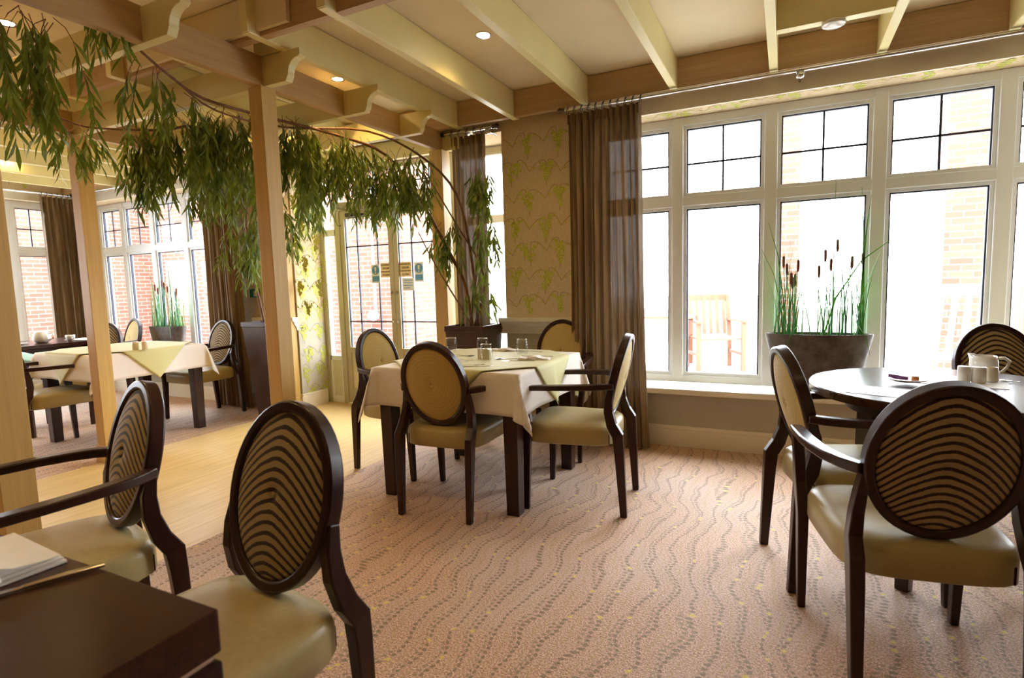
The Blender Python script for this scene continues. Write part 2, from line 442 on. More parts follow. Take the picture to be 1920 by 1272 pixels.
def vines(b, o, u, v, nrm, wdt, hgt, x_start=0.0, pitch=.26):
    """trailing sprays with hanging bunches of round leaves, printed on the paper"""
    o, u, v, nrm = map(Vector, (o, u, v, nrm))
    inside = lambda x, y, m=.02: m < x < wdt-m and m < y < hgt-m
    row = 0; y = .1
    while y < hgt:
        x = x_start+(row % 2)*pitch*.5-pitch
        while x < wdt+pitch:
            jx, jy = random.uniform(-.02, .02), random.uniform(-.03, .03)
            sg = 1 if row % 2 else -1
            for (L, H, n, dr) in ((.13, .07, 16, .13), (-.10, .09, 10, .08)):
                L *= sg; cx, cy = x+jx, y+jy
                pts = []
                for k in range(9):
                    q = k/8; px = cx+L*(1-math.cos(q*PI*.5))*1.0 if False else cx+L*q
                    py = cy+H*math.sin(q*PI*.62)*1.1
                    pts.append((px, py))
                ex, ey = pts[-1]
                pts += [(ex+L*.06, ey-.03), (ex+L*.06, ey-dr-.06)]
                b.cur = 1
                seg = [p for p in pts if inside(*p, .003)]
                if len(seg) > 2: stem_strip(b, o, u, v, nrm, seg, .0020)
                b.cur = 2
                for k in range(n):
                    q = k/n; spread = .042*(1-q)+.010
                    lx = ex+L*.06+random.uniform(-spread, spread); ly = ey-.02-q*dr+random.uniform(-.006, .006)
                    if inside(lx, ly): leaf_disc(b, o, u, v, nrm, lx, ly, random.uniform(.012, .020))
                for q in (.35, .65):
                    i = int(q*8); lx, ly = pts[i]
                    if inside(lx, ly-.02): leaf_disc(b, o, u, v, nrm, lx+.006, ly-.014, .011)
            x += pitch
        y += .205; row += 1
WM = ['wallpaper', 'vine', 'motif', 'paint_low']

# window wall with its openings
WIN = (-1.33, 2.35)      # large window
DOR = (-4.37, -2.04)     # door recess
WIL = (-8.02, -5.25)     # far window
Z0, Z1 = .42, 2.35
b = MB(); T = W+.32
b.box(DOR[1], WIN[0], W, T, .86, ZC)              # papered pier beside the doors
b.box(WIL[1], DOR[0], W, T, .86, ZC)
b.box(WIN[0], WIN[1], W, T, Z1, ZC); b.box(WIN[1], XR+.1, W, T, Z1, ZC)
b.box(WIN[1], XR+.1, W, T, .86, Z1)
b.box(WIL[0], WIL[1], W, T, Z1, ZC); b.box(XL-.1, WIL[0], W, T, .86, ZC)
b.box(DOR[0]-.06, DOR[0], T, YD+.1, .86, ZC); b.box(DOR[1], DOR[1]+.06, T, YD+.1, .86, ZC); b.box(DOR[0]+.001, DOR[1]-.001, W+.001, YD+.1, 2.40, ZC)
b.cur = 3
b.box(DOR[1], WIN[0], W, T, 0, .86); b.box(WIN[0], WIN[1], W, T, 0, Z0); b.box(WIN[1], XR+.1, W, T, 0, .86)
b.box(WIL[1], DOR[0], W, T, 0, .86); b.box(WIL[0], WIL[1], W, T, 0, Z0); b.box(XL-.1, WIL[0], W, T, 0, .86)
b.box(DOR[0]-.06, DOR[0], T, YD+.1, 0, .86); b.box(DOR[1], DOR[1]+.06, T, YD+.1, 0, .86)
random.seed(3)
vines(b, (DOR[1], W, .93), (1, 0, 0), (0, 0, 1), (0, -1, 0), .72, 1.5, .09)
vines(b, (WIL[1]+.35, W, .93), (1, 0, 0), (0, 0, 1), (0, -1, 0), .95, 1.5, .05)
vines(b, (DOR[0], W, .03), (0, 1, 0), (0, 0, 1), (1, 0, 0), YD-W-.02, 2.35, .05, .2)
vines(b, (WIN[0], YG-.01, Z1), (1, 0, 0), (0, -1, 0), (0, 0, -1), 3.6, .19, .1, .35)
vines(b, (WIN[0], W, 2.50), (1, 0, 0), (0, 0, 1), (0, -1, 0), 3.6, .14, .1, .5)
struct(b.build('wall_window_side', WM))
# end wall at the left with a window
b = MB(); EW = (.9, 3.86)
b.box(XL-.25, XL, YB, EW[0], .86, ZC); b.box(XL-.25, XL, EW[1], W+.3, .86, ZC); b.box(XL-.25, XL, EW[0], EW[1], Z1, ZC)
b.cur = 3
b.box(XL-.25, XL, YB, EW[0], 0, .86); b.box(XL-.25, XL, EW[1], W+.3, 0, .86); b.box(XL-.25, XL, EW[0], EW[1], 0, Z0)
vines(b, (XL, 1.2, 2.46), (0, 1, 0), (0, 0, 1), (1, 0, 0), 2.6, .18, .1, .4)
struct(b.build('wall_left', WM))
b = MB(); b.box(XR, XR+.2, YB, W+.3, 0, ZC); struct(b.build('wall_right', 'backwall'))
b = MB(); b.box(XL-.2, XR+.2, YB-.2, YB, 0, ZC); struct(b.build('wall_back', 'backwall'))

# skirting, dado, sills, lintels
def skirt(name, *boxes):
    b = MB()
    for (x0, x1, y0, y1) in boxes:
        b.box(x0, x1, y0, y1, 0, .125)
        if x1-x0 > y1-y0: b.box(x0, x1, y0+.006, y1, .125, .15)
        else: b.box(x0, x1-.006, y0, y1, .125, .15)
    return struct(b.build(name, 'trim', bevel=.002))
skirt('baseboard_window_side', (DOR[1], XR, W-.02, W), (WIL[1]-2.5, DOR[0]+.02, W-.02, W))
skirt('baseboard_recess', (DOR[0], DOR[0]+.02, W, YD-.06))
skirt('baseboard_left', (XL, XL+.02, YB, W))
def dado(name, x0, x1):
    b = MB()
    prof = [(W, .80), (W-.015, .80), (W-.020, .83), (W-.045, .86), (W-.050, .885), (W-.07, .90), (W-.07, .93), (W, .93)]
    b.prism(prof, 'x', x0, x1); return struct(b.build(name, 'trim'))
dado('trim_1', DOR[1]-.04, WIN[0]); dado('trim_2', WIL[1]+.3, DOR[0]+.0)
b = MB(); b.box(WIN[0]-.03, WIN[1]+.05, W-.09, YG-.02, Z0-.03, Z0+.012); struct(b.build('trim_3', 'trim', bevel=.008))
b = MB(); b.box(WIL[0]-.02, WIL[1]+.05, W-.09, YG-.02, Z0-.03, Z0+.012); struct(b.build('trim_4', 'trim', bevel=.008))
b = MB(); b.box(XL-.2, XL+.09, EW[0], EW[1], Z0-.03, Z0+.012); struct(b.build('trim_5', 'trim', bevel=.008))
for i, (x0, x1) in enumerate(((WIN[0]-.05, XR), (XL, WIL[1]+.05))):
    b = MB(); b.box(x0, x1, W-.022, W, Z1-.005, Z1+.115); b.box(x0, x1, W-.035, W, Z1+.10, Z1+.12); struct(b.build('trim_%d' % (6+i), 'trim', bevel=.003))
b = MB(); b.box(XL, XL+.022, .8, W-.04, Z1-.005, Z1+.11); struct(b.build('trim_8', 'trim', bevel=.003))

# ------------------------------------------------------------------ windows
def window(name, p0, p1, ends, mull, z0, z1, tz, lead=True, axis='x'):
    """frame in a wall; axis x: wall runs along X with face at p0..p1 in Y; axis y: along Y"""
    def bx(b, a0, a1, d0, d1, c0, c1):
        if axis == 'x': b.box(a0, a1, d0, d1, c0, c1)
        else: b.box(d0, d1, a0, a1, c0, c1)
    a0, a1 = ends; b = MB()
    bx(b, a0, a1, p0, p1, z0, z0+.055); bx(b, a0, a1, p0, p1, z1-.06, z1)
    bx(b, a0, a0+.06, p0-.003, p1+.003, z0+.001, z1-.001); bx(b, a1-.06, a1, p0-.003, p1+.003, z0+.001, z1-.001)
    for m in mull: bx(b, m-.04, m+.04, p0-.004, p1+.004, z0+.001, z1-.001)
    bx(b, a0+.001, a1-.001, p0-.002, p1+.002, tz-.035, tz+.035)
    fr = struct(b.build(name, 'upvc', bevel=.006))
    xs = [a0+.06]+sum([[m-.04, m+.04] for m in mull], [])+[a1-.06]
    g = MB(); k = MB(); s = MB(); mid = (p0+p1)/2
    for i in range(0, len(xs), 2):
        for (c0, c1, up) in ((z0+.055, tz-.035, 0), (tz+.035, z1-.06, 1)):
            x0, x1 = xs[i], xs[i+1]
            bx(s, x0, x0+.022, p0+.012, p1-.01, c0, c1); bx(s, x1-.022, x1, p0+.012, p1-.01, c0, c1)
            bx(s, x0+.022, x1-.022, p0+.012, p1-.01, c0, c0+.022); bx(s, x0+.022, x1-.022, p0+.012, p1-.01, c1-.022, c1)
            q = .022; e = .009
            bx(k, x0+q, x0+q+e, mid-.012, mid+.012, c0+q, c1-q); bx(k, x1-q-e, x1-q, mid-.012, mid+.012, c0+q, c1-q)
            bx(k, x0+q, x1-q, mid-.012, mid+.012, c1-q-e, c1-q)
            bx(g, x0+q, x1-q, mid-.003, mid+.003, c0+q, c1-q)
            if up and lead:
                xm = (x0+x1)/2; zm = (c0+c1)/2-.02
                bx(k, xm-.0065, xm+.0065, mid-.006, mid+.006, c0+q, c1-q); bx(k, x0+q, x1-q, mid-.006, mid+.006, zm-.0065, zm+.0065)
    s.build('sash', 'upvc', fr); g.build('glass', 'pane', fr); k.build('glazing_bar', 'gasket', fr)
    return fr
window('window_1', YG, YG+.07, (WIN[0]+.002, WIN[1]-.002), [-.72, -.105, .515, 1.135, 1.75], Z0+.012, Z1, 1.76)
window('window_2', YG, YG+.07, (WIL[0]+.002, WIL[1]-.002), [-7.5, -6.92, -6.30, -5.68], Z0+.012, Z1, 1.76)
window('window_3', XL-.20, XL-.13, (EW[0]+.002, EW[1]-.002), [1.6, 2.25, 2.85, 3.42], Z0+.012, Z1, 1.76, axis='y')

# ------------------------------------------------------------------ entrance doors and their screen
DX = [-4.10, -3.44, -2.76]       # left jamb, meeting stiles, right jamb
b = MB(); y0, y1 = YD-.03, YD+.06
for x in (DOR[0]+.02, DOR[1]-.02): b.box(x-.02, x+.02, y0, y1, 0, 2.39)
b.box(DX[0]-.06, DX[0], y0, y1, 0, 2.39); b.box(DX[2], DX[2]+.06, y0, y1, 0, 2.39)
b.box(DX[0], DX[2], y0, y1, 1.985, 2.07); b.box(DOR[0]+.041, DOR[1]-.041, y0+.002, y1-.002, 2.335, 2.388)
struct(b.build('door_3', 'door_paint', bevel=.004))
b = MB(); 
for (x0, x1) in ((DOR[0]+.04, DX[0]-.06), (DX[2]+.06, DOR[1]-.04)):
    for (z0, z1) in ((.45, .50), (1.74, 1.81), (.0, .07), (2.32, 2.334)): b.box(x0, x1, y0+.01, y1-.02, z0, z1)
    b.box(x0, x0+.02, y0+.01, y1-.02, .07, 2.33); b.box(x1-.02, x1, y0+.01, y1-.02, .07, 2.33)
w4 = struct(b.build('window_4', 'upvc', bevel=.004))
b = MB()
for (x0, x1) in ((DOR[0]+.04, DX[0]-.06), (DX[2]+.06, DOR[1]-.04)): b.box(x0+.02, x1-.02, YD, YD+.02, .07, .45)
b.build('lower_panel', 'door_panel', w4)
b = MB(); k = MB()
for (x0, x1) in ((DOR[0]+.06, DX[0]-.08), (DX[2]+.08, DOR[1]-.06)):
    b.box(x0, x1, YD+.005, YD+.011, .5, 1.74); b.box(x0, x1, YD+.005, YD+.011, 1.81, 2.33)
b.box(DX[0], DX[2], YD+.005, YD+.011, 2.07, 2.335)
for x in (-3.88, -3.66, -3.22, -3.0): k.box(x-.006, x+.006, YD, YD+.015, 2.07, 2.335)
k.box(DX[0], DX[2], YD, YD+.015, 2.20, 2.21)
k.box(-3.45, -3.43, YD-.01, YD+.03, 2.07, 2.335)
b.build('glass', 'pane', w4); k.build('glazing_bar', 'gasket', w4)

def text_mesh(body, size, name, mat, parent, loc, extr=.0008, rot=(PI/2, 0, 0)):
    cu = bpy.data.curves.new(name, 'FONT'); cu.body = body; cu.size = size; cu.extrude = extr; cu.align_x = 'CENTER'; cu.align_y = 'CENTER'
    tmp = bpy.data.objects.new(name+'_src', cu); COL.objects.link(tmp)
    bpy.context.view_layer.update()
    me = bpy.data.meshes.new_from_object(tmp.evaluated_get(bpy.context.evaluated_depsgraph_get()))
    bpy.data.objects.remove(tmp, do_unlink=True)
    me.materials.clear(); me.materials.append(M[mat])
    o = bpy.data.objects.new(name, me); COL.objects.link(o); o.parent = parent; o.location = loc; o.rotation_euler = rot
    return o
def leaf(name, x0, x1, hinge_left):
    b = MB(); ya, yb = YD-.02, YD+.03; st = .055; ms = .06
    b.box(x0, x0+st, ya, yb, .01, 1.98); b.box(x1-st, x1, ya, yb, .01, 1.98)
    b.box(x0+st, x1-st, ya, yb, 1.90, 1.98); b.box(x0+st, x1-st, ya, yb, .535, .595); b.box(x0+st, x1-st, ya, yb, .01, .16)
    d = struct(b.build(name, 'door_paint', bevel=.004))
    b = MB(); b.box(x0+st, x1-st, YD, YD+.015, .16, .535); b.build('kick_panel', 'door_panel', d)
    b = MB(); b.box(x0+st, x1-st, YD+.003, YD+.009, .595, 1.90); b.build('glass', 'pane', d)
    k = MB()
    for x in (x0+st+.004, x1-st-.004): k.box(x-.004, x+.004, YD-.004, YD+.014, .595, 1.9)
    w = x1-x0-2*st
    for q in (.27, .73): k.box(x0+st+w*q-.006, x0+st+w*q+.006, YD-.002, YD+.014, .595, 1.9)
    for z in (.86, 1.62): k.box(x0+st, x1-st, YD-.002, YD+.014, z-.006, z+.006)
    k.build('glazing_bar', 'gasket', d)
    b = MB(); b.box(x0+st+.04, x1-st-.0, YD-.05, YD-.02, 1.915, 1.955); b.build('safety_sensor', 'black', d, bevel=.008)
    b = MB(); xs = (x1-st/2) if hinge_left else (x0+st/2)
    for z in (.86, 1.15): b.lathe([(.0, 0), (.014, 0), (.014, .012), (0, .012)], (0, 0, 0), 12).xform(Matrix.Translation((xs, YD-.03, z)) @ Matrix.Rotation(-PI/2, 4, 'X'), len(b.v)-48)
    b.build('bolt_cap', 'chrome', d)
    # notices on the glass
    sx = (x1-st-.05) if hinge_left else (x0+st+.075)
    s = MB(); s.box(sx-.066, sx+.05 if hinge_left else sx+.066, YD-.008, YD-.003, 1.30, 1.44)
    s = s.build('notice', 'sign_yellow', d)
    for i, (tx, sz) in enumerate((('AUTOMATIC', .021), ('DOOR', .027), ('PUSH BUTTON', .017), ('TO OPEN', .02))):
        text_mesh(tx, sz, 'lettering', 'ink', s, (sx, YD-.0095, 1.42-.033*i))
    bx_ = sx-.13 if hinge_left else sx+.155
    s = MB(); s.box(bx_-.052, bx_+.052, YD-.007, YD-.004, 1.245, 1.43); s = s.build('notice', 'sign_paleblue', d)
    c = MB(); c.lathe([(0, 0), (.045, 0), (.045, .002), (0, .002)], (0, 0, 0), 24); c.xform(Matrix.Translation((bx_, YD-.007, 1.375)) @ Matrix.Rotation(PI/2, 4, 'X'))
    c.box(bx_-.042, bx_+.042, YD-.0085, YD-.0070, 1.262, 1.315); c.build('blue_disc', 'sign_blue', s)
    e = MB(); e.prism([(bx_-.012, 1.405), (bx_+.012, 1.405), (bx_+.007, 1.362), (bx_-.007, 1.362)], 'y', YD-.0105, YD-.0092)
    e.lathe([(0, 0), (.008, 0), (.008, .0013), (0, .0013)], (0, 0, 0), 12)
    e.xform(Matrix.Translation((bx_, YD-.0092, 1.347)) @ Matrix.Rotation(PI/2, 4, 'X'), 8); e.build('exclamation_mark', 'white_china', s)
    if not hinge_left:
        s = MB(); s.box(sx-.045, sx+.095, YD-.008, YD-.003, 1.165, 1.285); s = s.build('paper_notice', 'sign_paleblue', d)
        q = MB()
        for i in range(4): q.box(sx-.03, sx+.075-(.03 if i == 3 else 0), YD-.0095, YD-.0082, 1.262-i*.025, 1.268-i*.025)
        q.build('printed_line', 'sign_blue', s)
    return d
leaf('door_1', DX[0]+.002, DX[1]-.001, True); leaf('door_2', DX[1]+.001, DX[2]-.002, False)
t_ = thing('door_closer', 'grey automatic door operator box above the glass double doors', 'door closer', (-3.4, YD-.03, 2.03))
b = MB(); b.box(-.05, .63, -.10, 0, -.045, .06); b.build('housing', 'door_panel', t_, bevel=.006)
b = MB(); b.box(-.12, -.05, -.10, 0, -.035, .06); b.build('motor_end_cap', 'black', t_, bevel=.008)
b = MB(); b.sweep([(-.10, -.06, -.045), (-.32, -.11, -.05), (-.56, -.22, -.03)], .025, .012, (0, 0, 1)); b.build('lever_arm', 'chrome', t_); b = MB(); b.sweep([(-.56, -.22, -.040), (-.42, -.09, -.085), (-.30, -.05, -.09)], .02, .01, (0, 0, 1)); b.build('lever_arm', 'chrome', t_); b = MB(); b.sweep([(.40, -.06, -.05), (.24, -.16, -.05), (.50, -.08, -.07)], .02, .01, (0, 0, 1)); b.build('lever_arm', 'chrome', t_)
b = MB(); b.tube([(-.60, -.14, -.10+.03*math.sin(k)) if False else (-.58+.05*math.cos(k*.5+1.2), -.12, -.13+.085*math.sin(k*.5+1.2)) for k in range(9)], .003, 6); b.build('cable_loop', 'black', t_)

# ------------------------------------------------------------------ ceiling joists and the timber pergola
JX = [-7.5, -6.95, -6.4, -5.8, -5.2, -4.65, -4.07, -3.5, -2.95, -2.375, -1.88, -1.30, -.687, -.09, .467, 1.05, 1.63, 2.2, 2.8]
for j, x in enumerate(JX):
    where = 'over the round table by the big window' if -.7 < x < 1.1 else 'over the centre dining table' if -2 < x < -1 else 'over the vinyl walkway' if -4.5 < x < -2.1 else 'over the far dining area' if x < -4.5 else 'beyond the round table'
    b = MB(); b.box(x-.024, x+.024, 1.992, 4.01, ZJ, ZC-.004); b.box(x-.0235, x+.0235, 2.0, 4.0, ZJ-.003, ZJ+.001)
    tag(b.build('ceiling_joist', 'cream', bevel=.003), 'cream ceiling joist running towards the window wall, '+where, 'ceiling joist', 'cream ceiling joists '+where)
for (x0, x1, lab) in ((-2.49, XR, 'above the centre table and big window'), (XL, -2.51, 'above the doors and far window')):
    pass
b = MB(); b.box(XL, XR, 3.92, 3.965, ZJ, ZC-.004); tag(b.build('ceiling_beam', 'oak_x'), 'oak veneered ceiling beam running along the top of the window wall', 'ceiling beam')
b = MB(); b.box(XL, XR, 2.065, 2.11, ZJ, ZC-.004); tag(b.build('ceiling_beam', 'oak_x'), 'oak veneered ceiling beam crossing the room above the walkway pergola', 'ceiling beam')
b = MB(); b.box(-3.4, -2.14, 2.040, 2.063, ZJ+.02, ZC-.004); tag(b.build('ceiling_bulkhead', 'ceiling'), 'cream ceiling bulkhead panel fixed against the cross beam over the walkway', 'bulkhead')
for (x0, x1) in ((-.09+.025, .467-.025),):
    b = MB(); b.box(x0, x1, 3.30, 3.36, ZJ+.0, ZC-.004); tag(b.build('noggin', 'cream', bevel=.002), 'short cream cross piece between two joists carrying the smoke detector', 'noggin')
t_ = thing('smoke_detector', 'white round smoke detector under the short cross piece between joists', 'smoke detector', (.19, 3.33, ZJ-.001))
b = MB(); b.lathe([(.05, 0), (.055, -.008), (.052, -.018), (.03, -.028), (0, -.03)][::-1], (0, 0, 0), 24); b.build('body', 'white_china', t_, smooth=True, autos=.6)

MBX = (-2.60, -2.55)       # main pergola beam
def main_beam(x0, x1, ya, yb, label):
    b = MB(); b.box(x0, x1, ya, yb, ZP, ZJ+.005); return tag(b.build('pergola_beam', 'oak_y', bevel=.002), label, 'pergola beam')
main_beam(MBX[0], MBX[1], .2, W-.001, 'oak pergola beam along the table side of the walkway, on the two thick posts')
main_beam(-4.445, -4.395, .2, W-.001, 'oak pergola beam along the far side of the walkway, on the slim post')
def curly(y, w=.045, spacer=False, lab=''):
    """cross piece with a curved notch at each end"""
    def end(xc, s):
        pts = []
        xt = xc+s*.30; xb = xc+s*.19
        for k in range(9):
            a = k/8*PI/2
            pts.append((xb+s*.02+s*.075*(1-math.cos(a)), ZP+.03+.075*math.sin(a)))
        return [(xb, ZP-.002), (xb+s*.018, ZP+.028)]+pts+[(xt, ZP+.115), (xt, ZJ-.002)]
    R = end(-2.575, 1); L = end(-4.42, -1)
    poly = R + L[::-1]
    b = MB(); b.prism(poly, 'y', y-w/2, y+w/2)
    if spacer:
        for (xa, xb) in ((-2.60, -2.402), ): b.box(xa, xb, y-w/2-.006, y+w/2+.006, ZJ+.006, ZC-.005)
    tag(b.build('pergola_crosspiece', 'cream', bevel=.002), lab, 'pergola crosspiece')
for y, sp, lab in ((.98, False, 'cream pergola crosspiece with curled ends, first over the walkway'),
                   (1.63, False, 'cream pergola crosspiece with curled end, where the hanging willow tips start'),
                   (2.262, True, 'cream pergola crosspiece with curled end above the thick centre post'),
                   (2.88, False, 'cream pergola crosspiece with curled end, next after the centre post'),
                   (3.46, False, 'cream pergola crosspiece with curled end, second after the centre post'),
                   (4.02, False, 'cream pergola crosspiece with curled end against the window wall')):
    curly(y, spacer=sp and True, lab=lab)
def post(x, y, w, label, plinth=True, z1=ZP):
    t = thing('pergola_post', label, 'post', (x, y, 0))
    b = MB(); b.box(-w/2, w/2, -w/2, w/2, 0, z1); b.build('shaft', 'oak_z', t, bevel=.003)
    if plinth:
        b = MB(); q = w/2+.012; b.box(-q, q, -q, q, 0, .11); b.box(-q+.005, q-.005, -q+.005, q-.005, .11, .125); b.build('plinth', 'oak_z', t, bevel=.003)
post(-2.59, 2.262, .098, 'oak pergola post behind the striped front chair, in the middle of the picture')
post(-2.60, .995, .11, 'broad oak pergola post at the edge of the picture beside the striped armchair')
post(-4.41, 2.27, .10, 'slim oak pergola post standing in front of the far clothed table')
post(-2.575, 3.985, .12, 'oak pergola post against the wall behind the black tapered planter', True)
post(-4.44, 3.985, .12, 'oak pergola post against the wall beside the exit door recess', True)

# downlights
def downlight(x, y, label, power=24, seen=True):
    t = thing('ceiling_downlight', label, 'ceiling light', (x, y, ZC), 0, 'recessed downlights in the cream ceiling')
    b = MB(); b.lathe([(.034, -.001), (.046, -.006), (.048, -.002), (.048, 0)], (0, 0, 0), 28, cap0=False, cap1=False); b.build('bezel', 'chrome', t, smooth=True)
    b = MB(); b.lathe([(0, -.003), (.034, -.003)], (0, 0, 0), 24, cap0=False, cap1=False); b.build('lens', 'lamp', t)
    l = bpy.data.lights.new('downlight_bulb', 'SPOT'); l.energy = power; l.color = (1, .66, .26); l.spot_size = 2.5; l.spot_blend = .9; l.shadow_soft_size = .03
    o = bpy.data.objects.new('downlight_bulb', l); COL.objects.link(o); o.parent = t; o.location = (0, 0, -.02)
DL = [(-1.60, 2.99, 22), (-2.80, 3.09, 34), (-1.60, 1.0, 26), (-3.70, 1.62, 40), (-.35, 1.1, 7), (-3.0, .2, 40), (.8, .6, 5), (-1.0, -1.2, 8), (.9, -1.4, 5), (-3.6, -1.3, 30), (-5.4, .9, 34), (-5.4, 2.6, 26), (-6.9, 2.9, 22), (-6.9, .8, 26), (-3.75, 3.4, 34)]
for (x, y, pw) in DL:
    downlight(x, y, 'small round recessed downlight glowing in the cream ceiling', pw)

# ------------------------------------------------------------------ chairs
def sweep_leg(pts, w, h, side=(1, 0, 0)): return MB().sweep(pts, w, h, side)
def back_pt(x, zz, d=0.0):
    """point on the leaning plane of the back; zz measured along height, d = offset towards the front"""
    return (x, -.236-(zz-.70)*.25+d, zz+d*.25)
OC, OA, OB = .698, .188, .224      # centre height and half axes of the oval
def make_chair(name, kind, arms=True, seatmat='seat'):
    t = thing(name, None, 'chair')
    # seat: rounded trapezoid cushion
    def outline(inset, n=40):
        out = []
        for k in range(n):
            a = 2*PI*k/n; ca, sa = math.cos(a), math.sin(a); p = 5.0
            q = (abs(ca)**p+abs(sa)**p)**(-1/p); x, y = ca*q, sa*q
            hw = .232+.012*y
            out.append((x*(hw-inset), .005+y*(.243-inset)))
        return out
    b = MB(); rings = [(.012, .362), (.0, .370), (.0, .435), (.006, .452), (.020, .463), (.05, .470), (.11, .475), (.17, .477)]
    vs = []; fs = []
    for (ins, z) in rings: vs += [(x, y, z) for (x, y) in outline(ins)]
    n = 40
    for i in range(len(rings)-1):
        for k in range(n): fs.append((i*n+k, i*n+(k+1) % n, (i+1)*n+(k+1) % n, (i+1)*n+k))
    fs += [tuple(range(n-1, -1, -1)), tuple((len(rings)-1)*n+k for k in range(n))]
    b.add(vs, fs); b.build('seat', seatmat, t, smooth=True, autos=1.0)
    # oval frame
    b = MB(); N = 48; pts = []; sd = []
    for k in range(N):
        a = 2*PI*k/N; pts.append(back_pt(math.cos(a)*(OA-.014), OC+math.sin(a)*(OB-.014)))
        sd.append((0, 1, .25))
    b.sweep(pts, .044, .028, sd, closed=True); b.build('back_frame', 'dark_wood', t, bevel=.006, smooth=True, autos=.6)
    # upholstered pad, both faces domed, dimpled in the middle
    b = MB(); vs = []; fs = []; R = [0, .04, .09, .16, .3, .5, .7, .85, .95, 1.0]; seg = 40
    for sgn in (1, -1):
        base = len(vs)
        for r in R:
            for k in range(seg):
                a = 2*PI*k/seg
                d = (.012+.020*(1-r**3.2))-(.010*math.exp(-(r/.07)**2))
                vs.append(back_pt(math.cos(a)*r*(OA-.026), OC+math.sin(a)*r*(OB-.026), sgn*d))
        for i in range(len(R)-1):
            for k in range(seg): fs.append((base+i*seg+k, base+i*seg+(k+1) % seg, base+(i+1)*seg+(k+1) % seg, base+(i+1)*seg+k))
    half = len(vs)//2
    for k in range(seg): fs.append(((len(R)-1)*seg+k, (len(R)-1)*seg+(k+1) % seg, half+(len(R)-1)*seg+(k+1) % seg, half+(len(R)-1)*seg+k))
    b.add(vs, fs); pad = b.build('backrest', 'stripe' if kind == 'stripe' else 'pleat', t, smooth=True)
    for sgn in (1, -1):
        b = MB(); b.lathe([(.0, .004), (.006, .0035), (.010, 0), (.009, -.004)], (0, 0, 0), 14, cap0=False)
        p = back_pt(0, OC, sgn*.026)
        b.xform(Matrix.Translation(p) @ Matrix.Rotation(-sgn*PI/2, 4, 'X')); b.build('button', 'stripe' if kind == 'stripe' else 'pleat', pad, smooth=True)
    for s in (-1, 1):
        rear = [(s*.178, -.226, .660), (s*.184, -.214, .600), (s*.193, -.214, .540), (s*.203, -.232, .475), (s*.206, -.262, .425), (s*.205, -.268, .36), (s*.200, -.288, 0)]
        b = MB().sweep(rear, [.026, .030, .033, .036, .038, .038, .028], [.030, .040, .046, .052, .056, .050, .034], (1, 0, 0))
        b.build('leg', 'dark_wood', t, bevel=.004)
        top = .648 if arms else .366
        fr = [(s*.236, .222, 0), (s*.240, .212, .36)]
        ww = [.026, .036]; hh = [.030, .046]
        if arms: fr += [(s*.252, .205, .48), (s*.256, .214, .58), (s*.256, .232, top)]; ww += [.034, .034, .038]; hh += [.056, .042, .040]
        else: fr = [(s*.206, .222, 0), (s*.208, .212, top)]
        b = MB().sweep(fr, ww[:len(fr)], hh[:len(fr)], (1, 0, 0)); b.build('leg', 'dark_wood', t, bevel=.004)
        if arms:
            arm = [(s*.256, .262, .652), (s*.262, .16, .662), (s*.264, .06, .667), (s*.258, -.04, .670), (s*.244, -.12, .671), (s*.218, -.185, .671), (s*.184, -.232, .670)]
            b = MB().sweep(arm, [.040, .044, .045, .044, .042, .038, .034], [.024, .026, .027, .028, .029, .030, .030], [(1, 0, 0)]*3+[(1, -.25*s, 0), (1, -.5*s, 0), (1, -.9*s, 0), (1, -.9*s, 0)])
            b.build('arm', 'dark_wood', t, bevel=.005, smooth=True, autos=.6)
    b = MB(); b.box(-.185, .185, -.215, -.195, .37, .42); b.build('rear_rail', 'dark_wood', t)
    return t
D = math.radians
PLAIN = make_chair('dining_armchair', 'plain'); PBLUE = make_chair('dining_armchair', 'plain')
STRIPE = make_chair('dining_armchair', 'stripe'); STRIPE_NA = make_chair('dining_chair', 'stripe', False)
place(PBLUE, False, (-1.63, 2.60, 0), D(4), 'ochre oval-backed armchair, its back to us at the centre clothed table')
place(PLAIN, False, (-1.025, 2.875, 0), D(95), 'ochre-backed dark wood armchair seen side-on, on the window side of the centre table')
place(PLAIN, True, (-2.26, 2.985, 0), D(-93), 'ochre oval-backed armchair standing half on the vinyl walkway, facing the centre table')
place(PLAIN, True, (-1.47, 3.64, 0), D(186), 'ochre oval-backed armchair behind the centre table, just in front of the big curtain')
place(PLAIN, True, (.262, 2.545, 0), D(-74), 'ochre-backed armchair side-on at the round table, below the large oval planter')
place(STRIPE, False, (.34, 2.01, 0), D(10), 'large striped-back armchair with its back to us, pulled up to the round table')
place(STRIPE, True, (1.03, 3.43, 0), D(192), 'striped oval armchair on the window side of the round table, behind the teapot')
place(STRIPE_NA, False, (-1.13, .715, 0), D(175), 'armless striped chair with pale seat, nearest chair, behind the dark table corner')
place(STRIPE, True, (-1.925, .80, 0), D(166), 'striped armchair with curved arms beside the folded napkin, next to the walkway')
place(STRIPE, True, (-5.09, 3.49, 0), D(178), 'striped armchair behind the far clothed table, in front of the long brown curtain')
place(PLAIN, True, (-5.19, 2.31, 0), D(-3), 'ochre-seated armchair partly hidden by the broad post, tucked under the far clothed table')
place(PLAIN, True, (-6.86, 3.64, 0), D(172), 'small ochre oval-backed armchair in the distance beside the far window planter')
place(STRIPE, True, (-6.12, 3.02, 0), D(198), 'striped armchair in the distance, mostly hidden behind the slim oak post')

